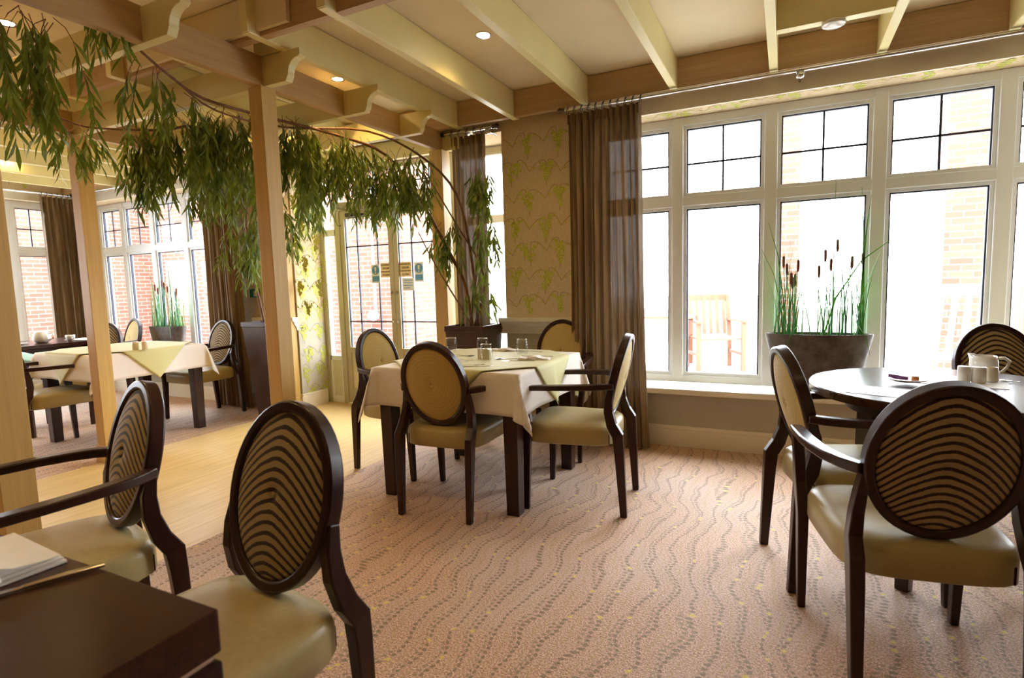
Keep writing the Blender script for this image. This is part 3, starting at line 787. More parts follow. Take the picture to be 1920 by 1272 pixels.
# ------------------------------------------------------------------ tables and cloths
def square_table(x, y, h, label, half=.43, legin=.055, leg=.085, top=.745, mat='dark_wood_x'):
    t = thing('dining_table', label, 'table', (x, y, 0))
    b = MB(); b.box(-half, half, -half, half, top-.035, top); b.build('tabletop', mat, t, bevel=.004)
    b = MB(); q = half-.05
    for (x0, x1, y0, y1) in ((-q, q, -q, -q+.022), (-q, q, q-.022, q), (-q, -q+.022, -q, q), (q-.022, q, -q, q)): b.box(x0, x1, y0, y1, top-.115, top-.036)
    b.build('apron', 'dark_wood_x', t)
    for sx in (-1, 1):
        for sy in (-1, 1):
            cx, cy = sx*(half-legin), sy*(half-legin)
            b = MB(); b.sweep([(cx, cy, top-.036), (cx, cy, 0)], [leg, leg*.82], [leg, leg*.82], (1, 0, 0)); b.build('leg', 'dark_wood', t, bevel=.003)
    return t
def cloth(name, cx, cy, top, half, size, rot, mat, label, cat, lift, seed, flare=.16, th=.0025):
    rnd = random.Random(seed); n = 56; vs = []; fs = []; ph = [rnd.uniform(0, 6) for _ in range(8)]
    cr, sr = math.cos(rot), math.sin(rot); idx = {}
    for i in range(n+1):
        for j in range(n+1):
            a, c = -size+2*size*i/n, -size+2*size*j/n
            u, v = a*cr-c*sr, a*sr+c*cr
            du, dv = max(abs(u)-half, 0), max(abs(v)-half, 0)
            d = math.hypot(du, dv); su, sv = (1 if u > 0 else -1), (1 if v > 0 else -1)
            if d < 1e-6:
                x, y, z = u, v, top+lift
            else:
                ang = math.atan2(dv, du); k = (0 if su > 0 else 1)+(0 if sv > 0 else 2)
                corner = math.sin(2*ang) if du > 0 and dv > 0 else 0
                fold = .045*corner*math.sin(ang*6+ph[k])*min(1, d/.25)
                run = (v if du > dv else u)
                rip = .010*math.sin(run*13+ph[4+k])*min(1, d/.2)*(1-corner)
                out = .008+lift+flare*.35*d+rip
                ex = (math.cos(ang)*(.006+lift+flare*d*(1+corner*.9))+(-math.sin(ang))*fold) if corner else 0
                ey = (math.sin(ang)*(.006+lift+flare*d*(1+corner*.9))+math.cos(ang)*fold) if corner else 0
                if corner: x = su*(half+ex+.004); y = sv*(half+ey+.004)
                elif du > 0: x = su*(half+out); y = v
                else: x = u; y = sv*(half+out)
                r = .012
                z = top+lift-(d*math.cos(min(1.2, flare)) if d > r else d*.6)
            idx[i, j] = len(vs); vs.append((x, y, z))
    for i in range(n):
        for j in range(n): fs.append((idx[i, j], idx[i+1, j], idx[i+1, j+1], idx[i, j+1]))
    b = MB(); b.add(vs, fs); o = b.build(name, mat, None, smooth=True, solid=th, loc=(cx, cy, 0))
    return tag(o, label, cat)
T1 = (-1.645, 2.925)
square_table(*T1, .745, 'dark wood dining table under the white cloth in the centre of the room', .445, .05, .085, .745)
cloth('tablecloth', *T1, .748, .45, .665, 0, 'linen', 'white linen tablecloth with pointed corners on the centre dining table', 'tablecloth', .002, 11)
cloth('table_overlay', *T1, .7525, .452, .50, PI/4, 'overlay', 'pale green square cloth laid diagonally over the centre white tablecloth', 'tablecloth', .008, 11)
T2 = (-5.07, 2.79)
square_table(*T2, .745, 'dark wood table under the white cloth on the far side of the walkway', .43)
cloth('tablecloth', *T2, .748, .435, .64, 0, 'linen', 'white linen tablecloth on the far table behind the slim oak post', 'tablecloth', .002, 13)
cloth('table_overlay', *T2, .7525, .437, .485, PI/4, 'overlay', 'pale green diagonal cloth on the far table carrying two beige shakers', 'tablecloth', .008, 13)
# foreground table corner
t_ = thing('dining_table', 'bare dark brown table at the front corner of the picture, napkin on it', 'table', (-1.42, .03, 0))
b = MB(); b.box(-.70, .70, -.46, .46, .685, .75); b.build('tabletop', 'dark_wood_x', t_, bevel=.003)
b = MB()
for (x0, x1, y0, y1) in ((-.69, .69, .43, .45), (-.69, .69, -.45, -.43), (-.69, -.67, -.43, .43), (.67, .69, -.43, .43)): b.box(x0, x1, y0, y1, .58, .672)
b.build('apron', 'dark_wood_x', t_)
b = MB(); b.box(-.692, .692, -.452, .452, .672, .686); b.build('groove_highlight', 'chrome', t_)  # bright strip put in as the highlight along the groove under the top
for sx in (-1, 1):
    for sy in (-1, 1): b = MB(); b.box(sx*.655-.045, sx*.655+.045, sy*.415-.045, sy*.415+.045, 0, .671); b.build('leg', 'dark_wood', t_, bevel=.003)
# far-left table
square_table(-6.78, 2.95, .745, 'bare brown table in the far left corner with white crockery on top', .44, .05, .08, .75)
# round table
RT = (.575, 2.715); RR = .478
t_ = thing('round_table', 'dark round pedestal dining table in front of the big window', 'table', (RT[0], RT[1], 0))
b = MB(); b.lathe([(RR-.02, .712), (RR-.002, .716), (RR, .722), (RR, .744), (RR-.003, .749), (RR-.01, .75)], (0, 0, 0), 72); b.build('tabletop', 'dark_wood_x', t_, smooth=True, autos=.5)
for k in range(4):
    a = k*PI/2+PI/4+.25; cx, cy = math.cos(a)*.30, math.sin(a)*.30
    b = MB(); b.sweep([(cx*.9, cy*.9, .712), (cx*.95, cy*.95, .5), (cx, cy, 0)], [.07, .06, .045], [.07, .06, .045], (math.cos(a), math.sin(a), 0)); b.build('leg', 'dark_wood', t_, bevel=.003)
b = MB(); b.lathe([(.34, .65), (.34, .711)], (0, 0, 0), 40); b.build('apron', 'dark_wood', t_, smooth=True, autos=.5)

# ------------------------------------------------------------------ tableware
def tumbler():
    t = thing('glass_tumbler', None, 'glass')
    b = MB(); b.lathe([(0, .001), (.026, .001), (.033, .012), (.038, .035), (.039, .05), (.036, .075), (.032, .098), (.030, .098), (.034, .074), (.0365, .05), (.0355, .035), (.030, .014), (.0, .008)], (0, 0, 0), 28, cap0=False, cap1=False)
    b.build('bowl', 'tumbler', t, smooth=True)
    b = MB(); b.tube([(math.cos(2*PI*k/28)*.031, math.sin(2*PI*k/28)*.031, .098) for k in range(28)], .0012, 6, closed=True); b.build('rim', 'cutlery', t, smooth=True)
    return t
TZ = .7605
g = tumbler()
for i, (x, y, lab) in enumerate(((-1.545, 2.80, 'glass tumbler nearest the front edge of the centre table, before the shakers'),
                                 (-1.745, 3.12, 'tall-looking glass tumbler behind the beige shakers on the centre table'),
                                 (-1.455, 3.10, 'glass tumbler beside the folded napkin on the window side of the centre table'),
                                 (-1.97, 3.10, 'glass tumbler on the walkway side of the centre table, near the planter'))):
    place(g, i > 0, (x, y, TZ), 0, lab, 'tumblers on the centre table')
def shaker(name, x, y, z, h, r, lab, grp, mat='cream_china', sq=None):
    t = thing(name, lab, 'shaker', (x, y, z), .3, grp)
    b = MB(); b.lathe([(r*.9, 0), (r, .004), (r, h-.006), (r*.93, h-.001), (r*.8, h)], (0, 0, 0), 24, sq=sq); b.build('body', mat, t, smooth=True, autos=.8)
    b = MB()
    for k in range(3): b.lathe([(.0015, h+.0001), (.0015, h+.0006)], (math.cos(k*2.1)*.006, math.sin(k*2.1)*.006, 0), 6)
    b.build('pouring_holes', 'ink', t)
    return t
shaker('salt_shaker', -1.575, 2.865, TZ, .062, .020, 'square beige salt shaker standing between the tumblers on the centre table', 'shakers on the centre table', sq=6)
shaker('pepper_shaker', -1.622, 2.880, TZ, .062, .020, 'square beige pepper pot touching the salt shaker on the centre table', 'shakers on the centre table', sq=6)
shaker('salt_shaker', -4.66, 2.66, .7625, .065, .024, 'beige salt shaker on the far clothed table, the one nearer the post', 'shakers on the far table')
shaker('pepper_shaker', -4.60, 2.70, .7625, .065, .024, 'beige pepper shaker on the far clothed table, farther from the slim post', 'shakers on the far table')
shaker('salt_shaker', .655, 2.81, .7525, .065, .022, 'white salt shaker on the round table in front of the teapot', 'china pots on the round table', 'white_china')
shaker('pepper_shaker', .700, 2.80, .7525, .065, .024, 'white pepper shaker in the middle of three small pots on the round table', 'china pots on the round table', 'white_china')
t_ = thing('milk_jug', 'small cream milk jug beside the white shakers on the round table', 'jug', (.748, 2.84, .7525), 0, 'china pots on the round table')
b = MB(); b.lathe([(.022, 0), (.026, .006), (.026, .04), (.022, .056), (.021, .060), (.019, .060), (.019, .054), (.0, .03)], (0, 0, 0), 24, cap1=False); b.build('body', 'cream_china', t_, smooth=True)
t_ = thing('china_jug', 'white china jug with looped handle behind the shakers on the round table', 'jug', (.765, 3.00, .7525), D(-20))
b = MB(); b.lathe([(.036, 0), (.044, .008), (.050, .035), (.048, .062), (.043, .086), (.040, .086), (.044, .060), (.046, .035), (.0, .01)], (0, 0, 0), 32, cap1=False)
for i, v in enumerate(b.v):
    if v[0] < -.035 and v[2] > .06: b.v[i] = (v[0]-.012*(v[2]-.06)/.026, v[1]*.8, v[2]+.006)
b.build('body', 'white_china', t_, smooth=True)
b = MB(); b.tube([(.044, 0, .076), (.066, 0, .080), (.082, 0, .066), (.074, 0, .040), (.060, 0, .022), (.046, 0, .016)], [.006, .007, .007, .006, .006, .005], 10); b.build('handle', 'cream_china', t_, smooth=True)
t_ = thing('side_plate', 'small white plate with wrapped sachets and jam on the round table', 'plate', (.45, 2.72, .7535))
b = MB(); b.lathe([(.0, .004), (.03, .003), (.045, .006), (.075, .016), (.077, .018), (.073, .0195), (.045, .010), (.03, .0075), (.0, .007)], (0, 0, 0), 36, cap0=False, cap1=False); b.build('dish', 'white_china', t_, smooth=True)
b = MB(); b.sweep([(-.062, .02, .022), (-.03, .012, .016), (.005, .004, .013)], [.014, .018, .014], .008, (0, 0, 1)); tag(b.build('wrapped_biscuit', 'purple', None, bevel=.003, loc=(.45, 2.72, .7535+.003)), 'dark purple wrapped biscuit on the small white plate', 'biscuit')
t_ = thing('jam_pot', 'tiny amber jam pot on the small white plate', 'jam', (.475, 2.705, .7615))
b = MB(); b.lathe([(.0, 0), (.012, 0), (.013, .003), (.013, .018), (.012, .020), (0, .020)], (0, 0, 0), 20, cap0=False, cap1=False); b.build('jar', 'amber', t_, smooth=True, autos=.6)
b = MB(); b.lathe([(.0, .0203), (.0135, .0203), (.0135, .024), (0, .0245)], (0, 0, 0), 20, cap0=False, cap1=False); b.build('lid', 'cream_china', t_, smooth=True, autos=.6)
for (x, y, w, d, rz, lab) in ((.36, 2.49, .21, .15, -.35, 'white paper placemat at the near edge of the round table'), (.62, 2.84, .30, .21, -.25, 'white paper placemat under the small china pots on the round table')):
    b = MB(); b.box(-w, w, -d, d, 0, .0015) if False else b.box(-w*.6, w*.6, -d*.6, d*.6, 0, .0015)
    tag(b.build('paper_placemat', 'paper', None, loc=(x, y, .7503), rz=rz), lab, 'placemat')

def napkin(x, y, z, rz, w, d, h, lab):
    t = thing('folded_napkin', lab, 'napkin', (x, y, z), rz)
    b = MB()
    n = 12
    for k in range(3):
        z0 = h*k/3+.0008; ins = .003*k
        vs = []; fs = []
        for i in range(n+1):
            for j in range(5):
                xx = -w/2+ins+(w-2*ins)*i/n; yy = -d/2+ins+(d-2*ins)*j/4
                zz = z0+h/3*.9+.003*math.sin(i*.8+k)*(1 if k == 2 else .3)+(.006 if abs(xx) < w*.12 and k == 2 else 0)
                edge = (i in (0, n)) or (j in (0, 4))
                vs.append((xx, yy, zz-(h*.12 if edge else 0)))
        m = len(vs); vs += [(a, c, z0) for (a, c, e) in vs]
        for i in range(n):
            for j in range(4):
                a = i*5+j; fs.append((a, a+5, a+6, a+1)); fs.append((m+a, m+a+1, m+a+6, m+a+5))
        for i in range(n): fs.append((i*5, m+i*5, m+i*5+5, i*5+5)); fs.append((i*5+4, i*5+9, m+i*5+9, m+i*5+4))
        for j in range(4): fs.append((j, j+1, m+j+1, m+j)); fs.append((n*5+j, m+n*5+j, m+n*5+j+1, n*5+j+1))
        b.add(vs, fs)
    b.build('folded_cloth', 'napkin', t, smooth=True, autos=.8)
    b = MB(); b.sweep([(-.012, -d/2-.002, h*.5), (-.004, -d/4, h+.006), (.004, d/4, h+.006), (.012, d/2+.002, h*.5)], .05, .004, (1, 0, 0)); b.build('tuck_band', 'napkin', t, smooth=True)
    return t
napkin(-1.195, .385, .7505, D(86), .20, .20, .020, 'thick folded white napkin on the dark foreground table')
napkin(-1.30, 2.93, TZ, D(15), .18, .09, .014, 'folded white napkin on the window side of the centre table')
napkin(-1.80, 2.66, TZ, D(-10), .18, .09, .012, 'folded white napkin near the front of the centre table by the chair back')
napkin(-1.66, 3.27, TZ, D(5), .17, .08, .012, 'folded white napkin at the far edge of the centre table')
def cutlery(kind, x, y, z, rz, lab, grp=None, s=1.0):
    t = thing({'k': 'table_knife', 'f': 'table_fork', 's': 'spoon'}[kind], lab, {'k': 'knife', 'f': 'fork', 's': 'spoon'}[kind], (x, y, z), rz, grp)
    t.scale = (s, s, s)
    b = MB()
    if kind == 'k':
        b.sweep([(0, -.11, .003), (0, -.06, .0035), (0, -.005, .003)], [.011, .013, .009], [.005, .006, .004], (1, 0, 0)); b.build('handle', 'cutlery', t, bevel=.001)
        b = MB(); b.prism([(-.005, -.006), (.005, -.006), (.009, .06), (.006, .10), (.0, .112), (-.006, .10)], 'z', .0018, .0035); b.build('blade', 'cutlery', t)
    else:
        b.sweep([(0, -.11, .003), (0, -.05, .004), (0, .02, .007), (0, .05, .004)], [.013, .009, .005, .006], .0025, (1, 0, 0)); b.build('handle', 'cutlery', t, bevel=.0008)
        b = MB()
        if kind == 's':
            vs = []; fs = []; R = [0, .4, .75, 1.0]; n = 16
            for sg, off in ((1, 0), (-1, -.0012)):
                for r in R:
                    for k in range(n): a = 2*PI*k/n; vs.append((math.cos(a)*r*.019, .078+math.sin(a)*r*.029, .0022+.006*r*r+off+.0012))
            m = len(R)*n
            for base in (0, m):
                for i in range(3):
                    for k in range(n): fs.append((base+i*n+k, base+i*n+(k+1) % n, base+(i+1)*n+(k+1) % n, base+(i+1)*n+k))
            for k in range(n): fs.append((3*n+k, 3*n+(k+1) % n, m+3*n+(k+1) % n, m+3*n+k))
            b.add(vs, fs); b.build('bowl', 'cutlery', t, smooth=True)
        else:
            b.sweep([(0, .045, .004), (0, .058, .003), (0, .072, .003)], [.006, .022, .024], .002, (1, 0, 0)); 
            for q in (-.0095, -.0032, .0032, .0095): b.sweep([(q, .070, .003), (q, .10, .004), (q, .118, .006)], [.0035, .003, .002], .0016, (1, 0, 0))
            b.build('tines', 'cutlery', t)
    return t
cutlery('k', -1.055, .395, .7515, D(156), 'silver table knife lying beside the napkin on the foreground table')
CT = 'cutlery on the centre table'
for (k, x, y, rz, lab) in (('k', -1.49, 2.58, -58, 'silver knife nearest the front edge of the centre table'), ('f', -1.56, 2.60, -55, 'silver fork alongside the front knife on the centre table'),
                           ('s', -1.72, 2.79, 60, 'dessert spoon near the front tumbler on the centre table'), ('f', -1.86, 2.98, -100, 'fork on the walkway side of the centre table'),
                           ('s', -1.80, 2.93, -70, 'spoon on the walkway side of the centre table'), ('k', -1.90, 2.86, -80, 'knife on the walkway side of the centre table'),
                           ('s', -1.44, 2.90, 110, 'spoon beside the window-side napkin on the centre table'), ('f', -1.33, 3.05, 100, 'fork behind the window-side napkin on the centre table'),
                           ('k', -1.36, 2.84, 105, 'knife in front of the window-side napkin on the centre table'), ('s', -1.56, 3.22, 80, 'spoon by the far napkin on the centre table'),
                           ('f', -1.48, 3.26, 85, 'fork at the far side of the centre table')):
    cutlery(k, x, y, TZ, D(rz), lab, CT, .85)
cutlery('s', .855, 2.84, .7512, D(75), 'teaspoon lying alone near the outer edge of the round table', None, .75)
cutlery('s', .50, 2.80, .7520, D(40), 'teaspoon lying behind the small plate on the round table', None, .6)
# crockery on the far-left table
t_ = thing('teapot', 'white teapot on the bare table in the far left corner', 'teapot', (-6.62, 2.90, .751), D(30))
b = MB(); b.lathe([(.045, 0), (.07, .02), (.075, .06), (.06, .10), (.04, .115), (.0, .12)], (0, 0, 0), 24, cap1=False); b.build('body', 'white_china', t_, smooth=True)
b = MB(); b.tube([(.07, 0, .09), (.11, 0, .09), (.11, 0, .04), (.07, 0, .03)], .007, 8); b.build('handle', 'white_china', t_, smooth=True)
b = MB(); b.tube([(-.07, 0, .05), (-.11, 0, .10)], [.012, .007], 8); b.build('spout', 'white_china', t_, smooth=True)
b = MB(); b.lathe([(.0, .003), (.04, .003), (.085, .014), (.08, .016), (.0, .007)], (0, 0, 0), 24, cap0=False, cap1=False); tag(b.build('side_plate', 'white_china', None, smooth=True, loc=(-6.62, 2.70, .751)), 'white plate near the teapot on the far left table', 'plate')
t_ = thing('cup', 'white cup on the far left table beside the teapot', 'cup', (-6.52, 3.10, .751))
b = MB(); b.lathe([(.025, 0), (.038, .03), (.042, .06), (.039, .06), (.034, .03), (.0, .01)], (0, 0, 0), 20, cap1=False); b.build('bowl', 'white_china', t_, smooth=True)
b = MB(); b.tube([(.038, 0, .05), (.062, 0, .045), (.058, 0, .02), (.034, 0, .018)], .004, 8); b.build('handle', 'white_china', t_, smooth=True)
b = MB(); b.box(-.15, .15, -.1, .1, 0, .004); tag(b.build('menu_card', 'paper', None, loc=(-6.60, 3.27, .7512), rz=.2), 'white card lying at the end of the far left table', 'menu')
# jacket draped low beside the far table
def blob(b, c, r, seed, n=18, m=12, amp=.18):
    rnd = random.Random(seed); ph = [rnd.uniform(0, 6) for _ in range(6)]; vs = []; fs = []
    for i in range(m+1):
        th = PI*i/m
        for k in range(n):
            a = 2*PI*k/n; q = 1+amp*(math.sin(3*a+ph[0]+2*th)*.5+math.sin(5*a+ph[1]-3*th)*.3+math.sin(4*th+ph[2])*.3)
            vs.append((c[0]+r[0]*q*math.sin(th)*math.cos(a), c[1]+r[1]*q*math.sin(th)*math.sin(a), c[2]+r[2]*q*math.cos(th)))
    for i in range(m):
        for k in range(n): fs.append((i*n+k, i*n+(k+1) % n, (i+1)*n+(k+1) % n, (i+1)*n+k))
    b.add(vs, fs)
b = MB()
square = None
t_ = thing('dining_chair', 'dark chair hidden behind the broad post, with a navy jacket over it', 'chair', (-6.05, 2.42, 0), D(40))
b = MB(); b.box(-.21, .21, -.21, .21, .40, .45); b.build('seat', 'seat', t_, bevel=.015)
for sx in (-1, 1):
    for sy in (-1, 1): b = MB(); b.box(sx*.19-.016, sx*.19+.016, sy*.19-.016, sy*.19+.016, 0, .40); b.build('leg', 'dark_wood', t_)
t_ = thing('jacket', 'navy jacket with pale teal lining heaped on a chair behind the broad post', 'jacket', (-6.05, 2.42, .455))
b = MB(); blob(b, (0, 0, .105), (.20, .19, .10), 4); b.build('body', 'navy', t_, smooth=True, sub=1)
b = MB(); blob(b, (.03, .0, .215), (.17, .16, .055), 8); b.build('lining', 'teal', t_, smooth=True, sub=1)
b = MB(); b.tube([(.14, -.10, .10), (.20, -.17, .0), (.21, -.19, -.16)], [.05, .06, .05], 10); b.build('sleeve', 'navy', t_, smooth=True)

# ------------------------------------------------------------------ curtains, rods and rings
def curtain(name, a, bb, z0, z1, amp, folds, mat, label, seed, axis='x', at=3.92, pinch=1.0, bottom_spread=(0, 0), grp=None):
    rnd = random.Random(seed); n = folds*8; nz = 26; vs = []; fs = []
    ph = [rnd.uniform(0, 6) for _ in range(10)]; fw = [rnd.uniform(.55, 1.25) for _ in range(folds+1)]
    for j in range(nz+1):
        q = j/nz; z = z1+(z0-z1)*q
        for i in range(n+1):
            s = i/n; k = int(s*folds) if i < n else folds-1
            am = amp*fw[k]*(.45+.55*min(1, q*6)); x0 = a-bottom_spread[0]*q**2; x1 = bb+bottom_spread[1]*q**2
            x = x0+(x1-x0)*(s+.012*math.sin(s*23+ph[0])+.006*math.sin(q*5+s*9+ph[1]))
            th = s*folds*2*PI+.5*math.sin(s*11+ph[2])+.6*math.sin(q*2.4+s*7+ph[3])*q
            y = at+am*math.sin(th)+.35*am*math.sin(2.3*th+ph[4]+q*2)+(.01*math.sin(s*90) if q < .05 else 0)
            x += .25*am*math.cos(th)
            vs.append((x, y, z) if axis == 'x' else (y, x, z))
    for j in range(nz):
        for i in range(n): fs.append((j*(n+1)+i, j*(n+1)+i+1, (j+1)*(n+1)+i+1, (j+1)*(n+1)+i))
    b = MB(); b.add(vs, fs)
    t = thing(name, label, 'curtain', (0, 0, 0), 0, grp)
    b.build('drape', mat, t, smooth=True)
    h = MB(); vs = []; fs = []; m = folds*8
    for i in range(m+1):
        s = i/m; th = s*folds*2*PI
        for (dz, e) in ((0, .0), (-.07, .0)):
            y = at-.006+amp*.5*math.sin(th); x = a+(bb-a)*s
            vs.append((x, y-.004, z1+.004+dz) if axis == 'x' else (y+.012, x, z1+.004+dz))
    for i in range(m): fs.append((2*i, 2*i+2, 2*i+3, 2*i+1))
    h.add(vs, fs); h.build('header_tape', mat, t, smooth=True)
    return t
def rod(y, z, x0, x1, label, rings, brackets, finial=True, mat='chrome', axis='x'):
    t = thing('curtain_rod', label, 'curtain rod', (0, 0, 0))
    P = (lambda u, d=0, e=0: (u, y+d, z+e)) if axis == 'x' else (lambda u, d=0, e=0: (y-d, u, z+e))
    b = MB(); b.tube([P(x0), P(x1)], .013, 14); b.build('rod', mat, t, smooth=True, autos=.8)
    for (xe, s) in ((x0, -1), (x1, 1)):
        b = MB(); b.tube([P(xe), P(xe+s*.012), P(xe+s*.02), P(xe+s*.035), P(xe+s*.05), P(xe+s*.058)], [.014, .020, .014, .022, .018, .004], 14); b.build('finial', 'bronze', t, smooth=True)
    for x in brackets:
        b = MB(); b.tube([P(x, .0, -.02), P(x, .04, -.026), P(x, .138, -.026)], .008, 8); b.tube([P(x-.001, 0, -.018), P(x+.001, 0, -.018)], .012, 8)
        b.lathe([(.0, -.022), (.02, -.018), (.026, 0), (.02, .018), (0, .022)], P(x, -.0, -.03), 16, cap0=False, cap1=False); b.build('bracket', 'chrome', t, smooth=True)
    for x in rings:
        b = MB(); pts = []
        for k in range(16):
            a = 2*PI*k/16
            pts.append((x+.006*math.sin(a), y+.024*math.cos(a), z-.008+.024*math.sin(a)) if axis == 'x' else (y+.024*math.cos(a), x+.006*math.sin(a), z-.008+.024*math.sin(a)))
        b.tube(pts, .0032, 6, closed=True); b.build('ring', 'bronze', t, smooth=True)
    return t
RY = 3.895; RZ = 2.425
rod(RY, RZ, -1.44, 2.9, 'long chrome curtain rod with dark rings above the big window', [-1.42+.052*k for k in range(11)]+[1.12+.06*k for k in range(5)], [.055, 1.9])
curtain('curtain', -1.42, -.90, .015, 2.385, .040, 11, 'curtain', 'full bronze sheer curtain hanging between the papered pier and the big window', 21, at=3.895, bottom_spread=(.02, .05))
curtain('curtain', 1.13, 1.48, .015, 2.385, .035, 6, 'curtain_pale', 'pale sheer curtain at the far end of the big window, cut by the picture edge', 22, at=3.895)
rod(3.99, 2.425, -2.52, -2.08, 'short dark curtain rod above the narrow window beside the pier', [-2.45+.07*k for k in range(5)], [-2.12])
curtain('curtain', -2.46, -2.16, .03, 2.385, .030, 6, 'curtain', 'bronze curtain behind the black tapered planter beside the doors', 23, at=4.0)
rod(RY, RZ, -7.80, -5.0, 'chrome curtain rod above the far window', [-5.40+.05*k for k in range(9)], [-6.6])
curtain('curtain', -5.42, -4.98, .015, 2.385, .045, 10, 'curtain', 'long brown curtain behind the striped armchair at the far clothed table', 24, at=3.90, bottom_spread=(.02, .06))
rod(-7.93, 2.425, 1.0, 3.99, 'curtain rod on the end wall above the far left window', [3.62+.055*k for k in range(6)], [2.4], axis='y')
curtain('curtain', 3.60, 3.97, .015, 2.385, .045, 7, 'curtain', 'dark brown curtain in the far left corner of the room', 25, axis='y', at=-7.92)

# ------------------------------------------------------------------ wall fittings
t_ = thing('exit_button_box', 'small dark green exit button box on the papered wall left of the centre post', 'switch', (-4.935, W-.0, 1.18))
b = MB(); b.box(-.065, .055, -.03, 0, -.045, .045); b.build('housing', 'green_box', t_, bevel=.004)
b = MB(); b.box(.0, .04, -.034, -.03, -.03, .02); b.build('label_plate', 'white_china', t_)
b = MB(); b.box(.012, .028, -.037, -.034, -.012, .006); b.build('button', 'amber', t_)

# ------------------------------------------------------------------ planters
def tapered_planter(name, x, y, w0, w1, h, label):
    t = thing(name, label, 'planter', (x, y, 0))
    b = MB(); i = .025
    rings = [(w0, 0), (w1-.012, h-.045), (w1, h-.045), (w1, h), (w1-i, h), (w1-i-.01, h-.06)]
    vs = []; fs = []
    for (w, z) in rings: vs += [(-w/2, -w/2, z), (w/2, -w/2, z), (w/2, w/2, z), (-w/2, w/2, z)]
    for a in range(len(rings)-1):
        for k in range(4): fs.append((a*4+k, a*4+(k+1) % 4, (a+1)*4+(k+1) % 4, (a+1)*4+k))
    fs.append((3, 2, 1, 0)); b.add(vs, fs); b.build('pot', 'planter', t, bevel=.004)
    w = w1-i*2; b = MB(); b.box(-w/2, w/2, -w/2, w/2, h-.09, h-.055); b.build('soil', 'soil', t)
    return t
tapered_planter('tapered_planter', -2.235, 3.865, .24, .345, .885, 'tall black-brown square tapered planter by the wall post, behind the centre table')
tapered_planter('tapered_planter', -4.42, 3.72, .17, .31, .915, 'tall dark tapered planter below the green exit box')

def reed_planter(loc, rz, seed, heads, label, sa=.31, h=.39, mat='pot_stone', nblade=46, tall=None):
    rnd = random.Random(seed)
    t = thing('oval_planter', label, 'planter', loc, rz)
    b = MB(); b.lathe([(.66, 0), (.70, .003), (.86, h*.5), (1.0, h-.008), (1.0, h), (.94, h), (.90, h-.05)], (0, 0, 0), 48, sx=sa, sy=sa*.36, cap1=False); b.build('pot', 'pot_stone', t, smooth=True, autos=.6)
    b = MB(); b.lathe([(0, h-.035), (.92, h-.035)], (0, 0, 0), 40, sx=sa, sy=sa*.36, cap0=False, cap1=False); b.build('soil', 'soil', t)
    for (x, lean, hh, y) in heads:
        b = MB(); zt = h+hh; x1 = x+lean
        pts = [(x+(x1-x)*q**1.5, y, h-.035+(hh+.035)*q) for q in (0, .25, .5, .75, 1)]
        b.tube(pts, .0026, 6); st = b.build('bulrush_stem', 'reed_green', t, smooth=True)
        b = MB(); dx = lean*.3; d = Vector((dx, 0, 1)).normalized(); p = Vector(pts[-1])
        b.tube([p-d*.012, p-d*.004, p+d*.01, p+d*.06, p+d*.068, p+d*.07, p+d*.10], [.002, .007, .009, .009, .005, .0015, .0008], 8); b.build('seed_head', 'bulrush', st, smooth=True)
    def blades(n, mat, nm, hmin, hmax, w):
        b = MB()
        for _ in range(n):
            x = rnd.choice([rnd.gauss(-.19, .04), rnd.gauss(.06, .06), rnd.gauss(.22, .03)]); x = max(-.26, min(.26, x)); y = rnd.uniform(-.05, .05)
            L = rnd.uniform(hmin, hmax); le = rnd.gauss(0, .10)*L; dr = rnd.uniform(0, .3)*L*(1 if rnd.random() < .25 else .1); an = rnd.uniform(0, 6)
            pts = []; ws = []
            for q in (0, .2, .4, .6, .8, 1): pts.append((x+le*q**1.6, y+.03*math.sin(an)*q, h-.03+L*q-dr*q**3)); ws.append(w*(1-q*.85))
            b.sweep(pts, ws, .0012, (math.cos(an), math.sin(an), 0))
        b.build(nm, mat, t)
    blades(nblade, 'reed_green', 'grass_blades', .25, .60, .008); blades(int(nblade*.5), 'reed_teal', 'tall_blades', .35, .72, .011)
    b = MB()
    for (x, tipx, tipz, ww) in (tall or []):
        b.sweep([(x, 0, h-.03), (x+(tipx-x)*.15, 0, h+(tipz-h)*.35), (x+(tipx-x)*.45, 0, h+(tipz-h)*.7), (tipx, 0, tipz)], [ww, ww, ww*.7, .002], .0015, (1, 0, .3))
    for (x, s) in ((-.10, -.06), (.20, .05)):
        b.sweep([(x, -.06, h-.02), (x+s*.3, -.10, h+.06), (x+s, -.135, h+.0), (x+s*1.5, -.15, h-.12)], [.005, .006, .005, .002], .0012, (1, 0, 0))
    b.build('arching_blades', 'reed_green', t)
    return t
def m_potstone():
    t = NT('mottled_grey_brown_pot'); n = t.noise(t.pos(), 9, 6, .7); n2 = t.noise(t.pos(), 40, 3, .6)
    c = t.mix(t.ramp(n, .4, .68), (.060, .040, .033), (.17, .14, .125)); c = t.mix(t.math('MULTIPLY', n2, .3), c, (.05, .035, .03))
    t.bsdf(c, .55, t.bump(n2, .15, .004)); return t.m
M['pot_stone'] = m_potstone()
HB = [(-.185, -.02, .44, .02), (-.17, .01, .33, -.02), (-.155, -.03, .39, .03), (-.15, .0, .30, 0), (-.14, .02, .41, -.03), (-.13, -.005, .32, .02),
      (.0, .0, .37, .0), (.055, -.02, .47, .02), (.06, .005, .41, -.02), (.08, .02, .53, .01), (.13, .05, .42, 0), (.24, .0, .44, .02)]
